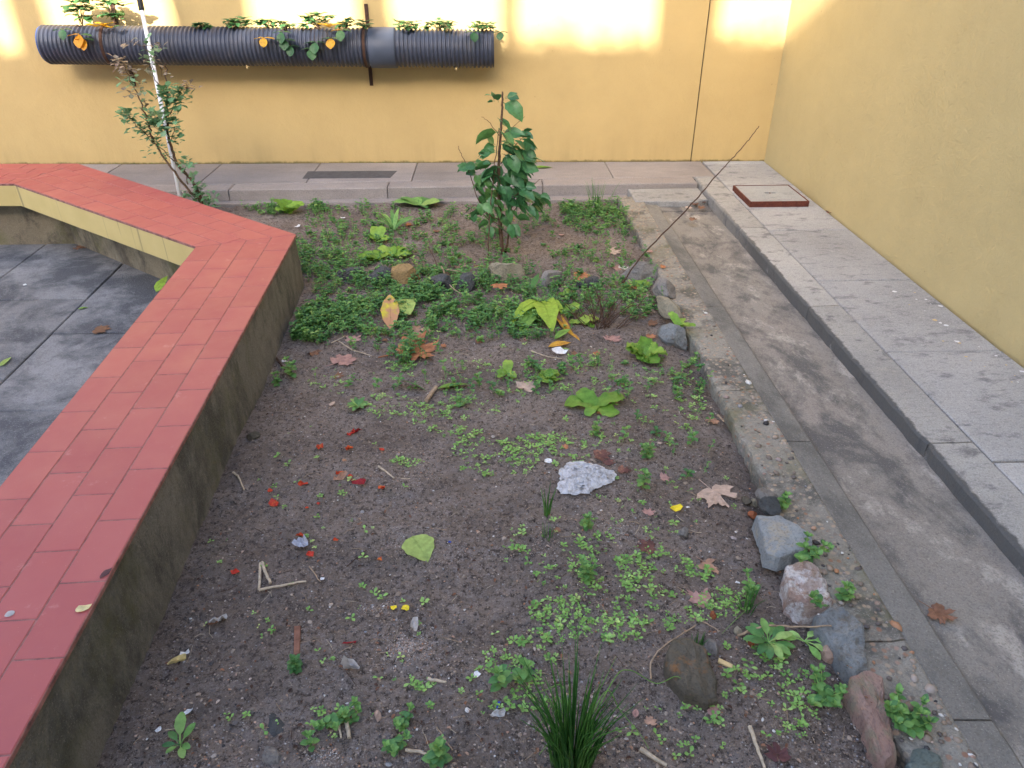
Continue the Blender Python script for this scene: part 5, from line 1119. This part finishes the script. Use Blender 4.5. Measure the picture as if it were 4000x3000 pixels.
def gravel():
    import itertools
    N=62000; y=.9+(RNG.random(N)**1.5)*3.3; x=RNG.random(N)*1.9-1.02
    dens=vn(x,y,5)+.6*vn(x,y,14)+.5; keep=RNG.random(N)<np.clip(.40+dens*.6,.2,1); x=x[keep];y=y[keep]
    px_clusters=[(1600,2530,120,70,1500),(1480,2380,80,30,250),(2420,2080,90,45,500),(1650,1830,110,110,700),(1640,1660,60,40,200),(1250,1590,100,60,300),(2120,2150,60,60,200),(1750,2180,120,60,300),(1560,2120,60,60,300),(1270,2960,80,40,300),(2000,1600,200,60,400),(2500,1900,200,150,400),(1290,1480,60,30,150)]
    ex=[];ey=[];es=[]
    for cx,cy,rx,ry,m in px_clusters:
        for _ in range(m):
            p=G(cx+random.gauss(0,rx*.5),cy+random.gauss(0,ry*.5),0); ex.append(p.x); ey.append(p.y)
    n1=len(x); x=np.concatenate([x,ex]); y=np.concatenate([y,ey]); n=len(x)
    s=.0011+.0027*RNG.random(n)**3.; big=RNG.random(n)<.014; s[big]*=2.2; s[n1:]=.0008+.0010*RNG.random(n-n1)
    xl=-.985+.036*(3.718-y)+.035; k=(x>xl)&(x<.875)&(y>.88); x,y,s=x[k],y[k],s[k]; isl=np.arange(n)[k]>=n1; n=len(x)
    r=RNG.random(n)*.95; r[RNG.random(n)<.42]*=.55; r[isl]=.55+.4*RNG.random(isl.sum()); z=hz(x,y)
    base=np.array([(1,0,0),(0,1,0),(-1,0,0),(0,-1,0),(.0,.0,.8),(0,0,-.7),(.62,.62,.35),(-.62,.62,.35),(-.62,-.62,.35),(.62,-.62,.35)])
    F0=[(0,6,9),(4,9,6),(1,7,6),(4,6,7),(2,8,7),(4,7,8),(3,9,8),(4,8,9),(0,1,6),(1,2,7),(2,3,8),(3,0,9)]
    J=base[None]*(1+.5*(RNG.random((n,10,1))-.5)); rot=RNG.random(n)*6.28; asp=.6+.8*RNG.random((n,1)); J[:,:,0]*=asp; J[:,:,2]*=.75
    c,sn=np.cos(rot)[:,None],np.sin(rot)[:,None]; X=J[:,:,0]*c-J[:,:,1]*sn; Y=J[:,:,0]*sn+J[:,:,1]*c
    V=np.stack([X*s[:,None]+x[:,None],Y*s[:,None]+y[:,None],J[:,:,2]*s[:,None]+z[:,None]+s[:,None]*.25],-1).reshape(-1,3)
    Fs=(np.array(F0)[None]+10*np.arange(n)[:,None,None]).reshape(-1,3)
    me=bpy.data.meshes.new('gravel'); me.from_pydata(V.tolist(),[],Fs.tolist()); at=me.attributes.new('rnd','FLOAT','POINT'); at.data.foreach_set('value',np.repeat(r,10).astype(np.float32)); me.materials.append(M['grav'])
    o=bpy.data.objects.new('gravel',me); C.collection.objects.link(o); tag(o,'small mixed pebbles and grit scattered over the brown soil','gravel',kind='stuff')
    # clods and crumbs of soil
gravel()
def clods():
    import bmesh
    a=MB(); base=[(1,0,0),(0,1,0),(-1,0,0),(0,-1,0),(0,0,.8),(0,0,-.7),(.62,.62,.35),(-.62,.62,.35),(-.62,-.62,.35),(.62,-.62,.35)]
    F0=[(0,6,9),(4,9,6),(1,7,6),(4,6,7),(2,8,7),(4,7,8),(3,9,8),(4,8,9),(0,1,6),(1,2,7),(2,3,8),(3,0,9)]
    for _ in range(5200):
        y=.9+random.random()**1.4*4.2; x=random.uniform(-1.,.86)
        if float(vn(x,y,7))+.5*float(vn(x,y,19))<random.uniform(-.3,.5) or not inbed(Vector((x,y))): continue
        s=.0025+.0075*random.random()**3; z=hs(x,y); a.add([(x+s*u*random.uniform(.6,1.3),y+s*v*random.uniform(.6,1.3),z+s*w_*.7) for u,v,w_ in base],F0)
    tag(a.build('soil_clods',M['soil'],smooth=True),'crumbly brown clods of soil','soil clods',kind='stuff')
clods()
def edging_pebbles():
    a=MB()
    for _ in range(280):
        y=.9+random.random()**1.6*2.6; x=random.choice([random.uniform(.90,1.04),random.gauss(1.035,.012),random.uniform(.90,1.04)])
        if y>2.3 and random.random()<.6: continue
        if x>1.045 or x<.89: continue
        s=.003+.010*random.random()**3; k0=len(a.a); rock_chunk(a,(x,y,.0605),s*random.uniform(.9,1.5),s,s*.45,random.uniform(0,3),random.randint(1,99),6,1)
        r_=random.random()
        for q in range(k0,len(a.a)): a.a[q]=r_
    tag(a.build('edging_pebbles',M['grav'],smooth=True),'rounded pebbles set in the weathered concrete edging','pebbles',kind='stuff')
edging_pebbles()
def litter():
    a=MB()
    for _ in range(650):
        x,y=random.uniform(400,3400),random.uniform(850,2990)
        if random.random()<.3: y=random.uniform(1000,1500)
        p=gp(x,y)
        if not inbed(p): continue
        L=random.uniform(.008,.05); az=random.uniform(0,3.14); d=Vector((math.cos(az)*L,math.sin(az)*L,0)); q=p+d; m=(p+q)/2+Vector((random.gauss(0,L*.08),random.gauss(0,L*.08),0)); pts=[Vector((v.x,v.y,hs(v.x,v.y)+random.uniform(.001,.006))) for v in (p,m,q)]
        tube(a,pts,random.uniform(.0004,.0011),3,random.random(),random.choice([0,0,1,2]))
    tag(a.build('straw_litter',[M['stick'],M['straw'],M['twig']]),'fine scattered straws and twig bits on the soil','litter',kind='stuff')
    a=MB()
    for _ in range(900):
        x,y=random.uniform(400,3400),random.uniform(830,2990)
        p=gp(x,y,.002)
        if not inbed(p): continue
        s=random.uniform(.003,.009); az=random.uniform(0,6.28); leaf6(a,p,az,random.uniform(-.1,.5),s*1.6,s,random.random(),.3)
    s_=m_leaf('litter_flakes',[(0,(.03,.02,.018)),(.35,(.12,.06,.04)),(.7,(.30,.15,.09)),(.93,(.42,.30,.22)),(1,(.6,.55,.5))],.1,.8)
    tag(a.build('leaf_litter',s_),'crumbled brown leaf bits scattered on the soil','litter',kind='stuff')
    # paint splashes beside the side wall
    a=MB()
    for _ in range(34):
        f=random.random(); x,y=3560+f*460+random.gauss(0,45)-abs(random.gauss(0,45)),1120+f*420+random.gauss(0,20)
        p=G(x,y,.1028)
        if p.x>2.155 or p.x<1.70: continue
        s=random.choice([.003,.004,.005,.007,.011]); n=9; vs=[(p.x,p.y,p.z)]+[(p.x+s*random.uniform(.7,1.3)*math.cos(t*6.283/n),p.y+s*random.uniform(.6,1.1)*math.sin(t*6.283/n),p.z-.0005) for t in range(n)]
        a.add(vs,[(0,1+i,1+(i+1)%n) for i in range(n)],0,0 if random.random()<.7 else 1)
    o=a.build('paint_splashes',[M['white'],M['wood']]); tag(o,'white and yellow paint drips on the slabs beside the pale wall','paint drips',kind='stuff')
    # moss and dirt line along the foot of the long wall
    a=MB()
    for _ in range(900):
        x=random.uniform(-3.,1.55)
        if vn(x,0,3.)+.15<random.random()*.5: continue
        p=(x,yb(x)-abs(random.gauss(0,.006))-.002,.1+abs(random.gauss(0,.004))); leaf6(a,p,random.uniform(0,6.28),random.uniform(0,1.2),random.uniform(.003,.007),.004,random.uniform(0,.5))
    tag(a.build('moss_line',M['weed']),'thin line of moss along the foot of the long yellow wall','moss',kind='stuff')
litter()
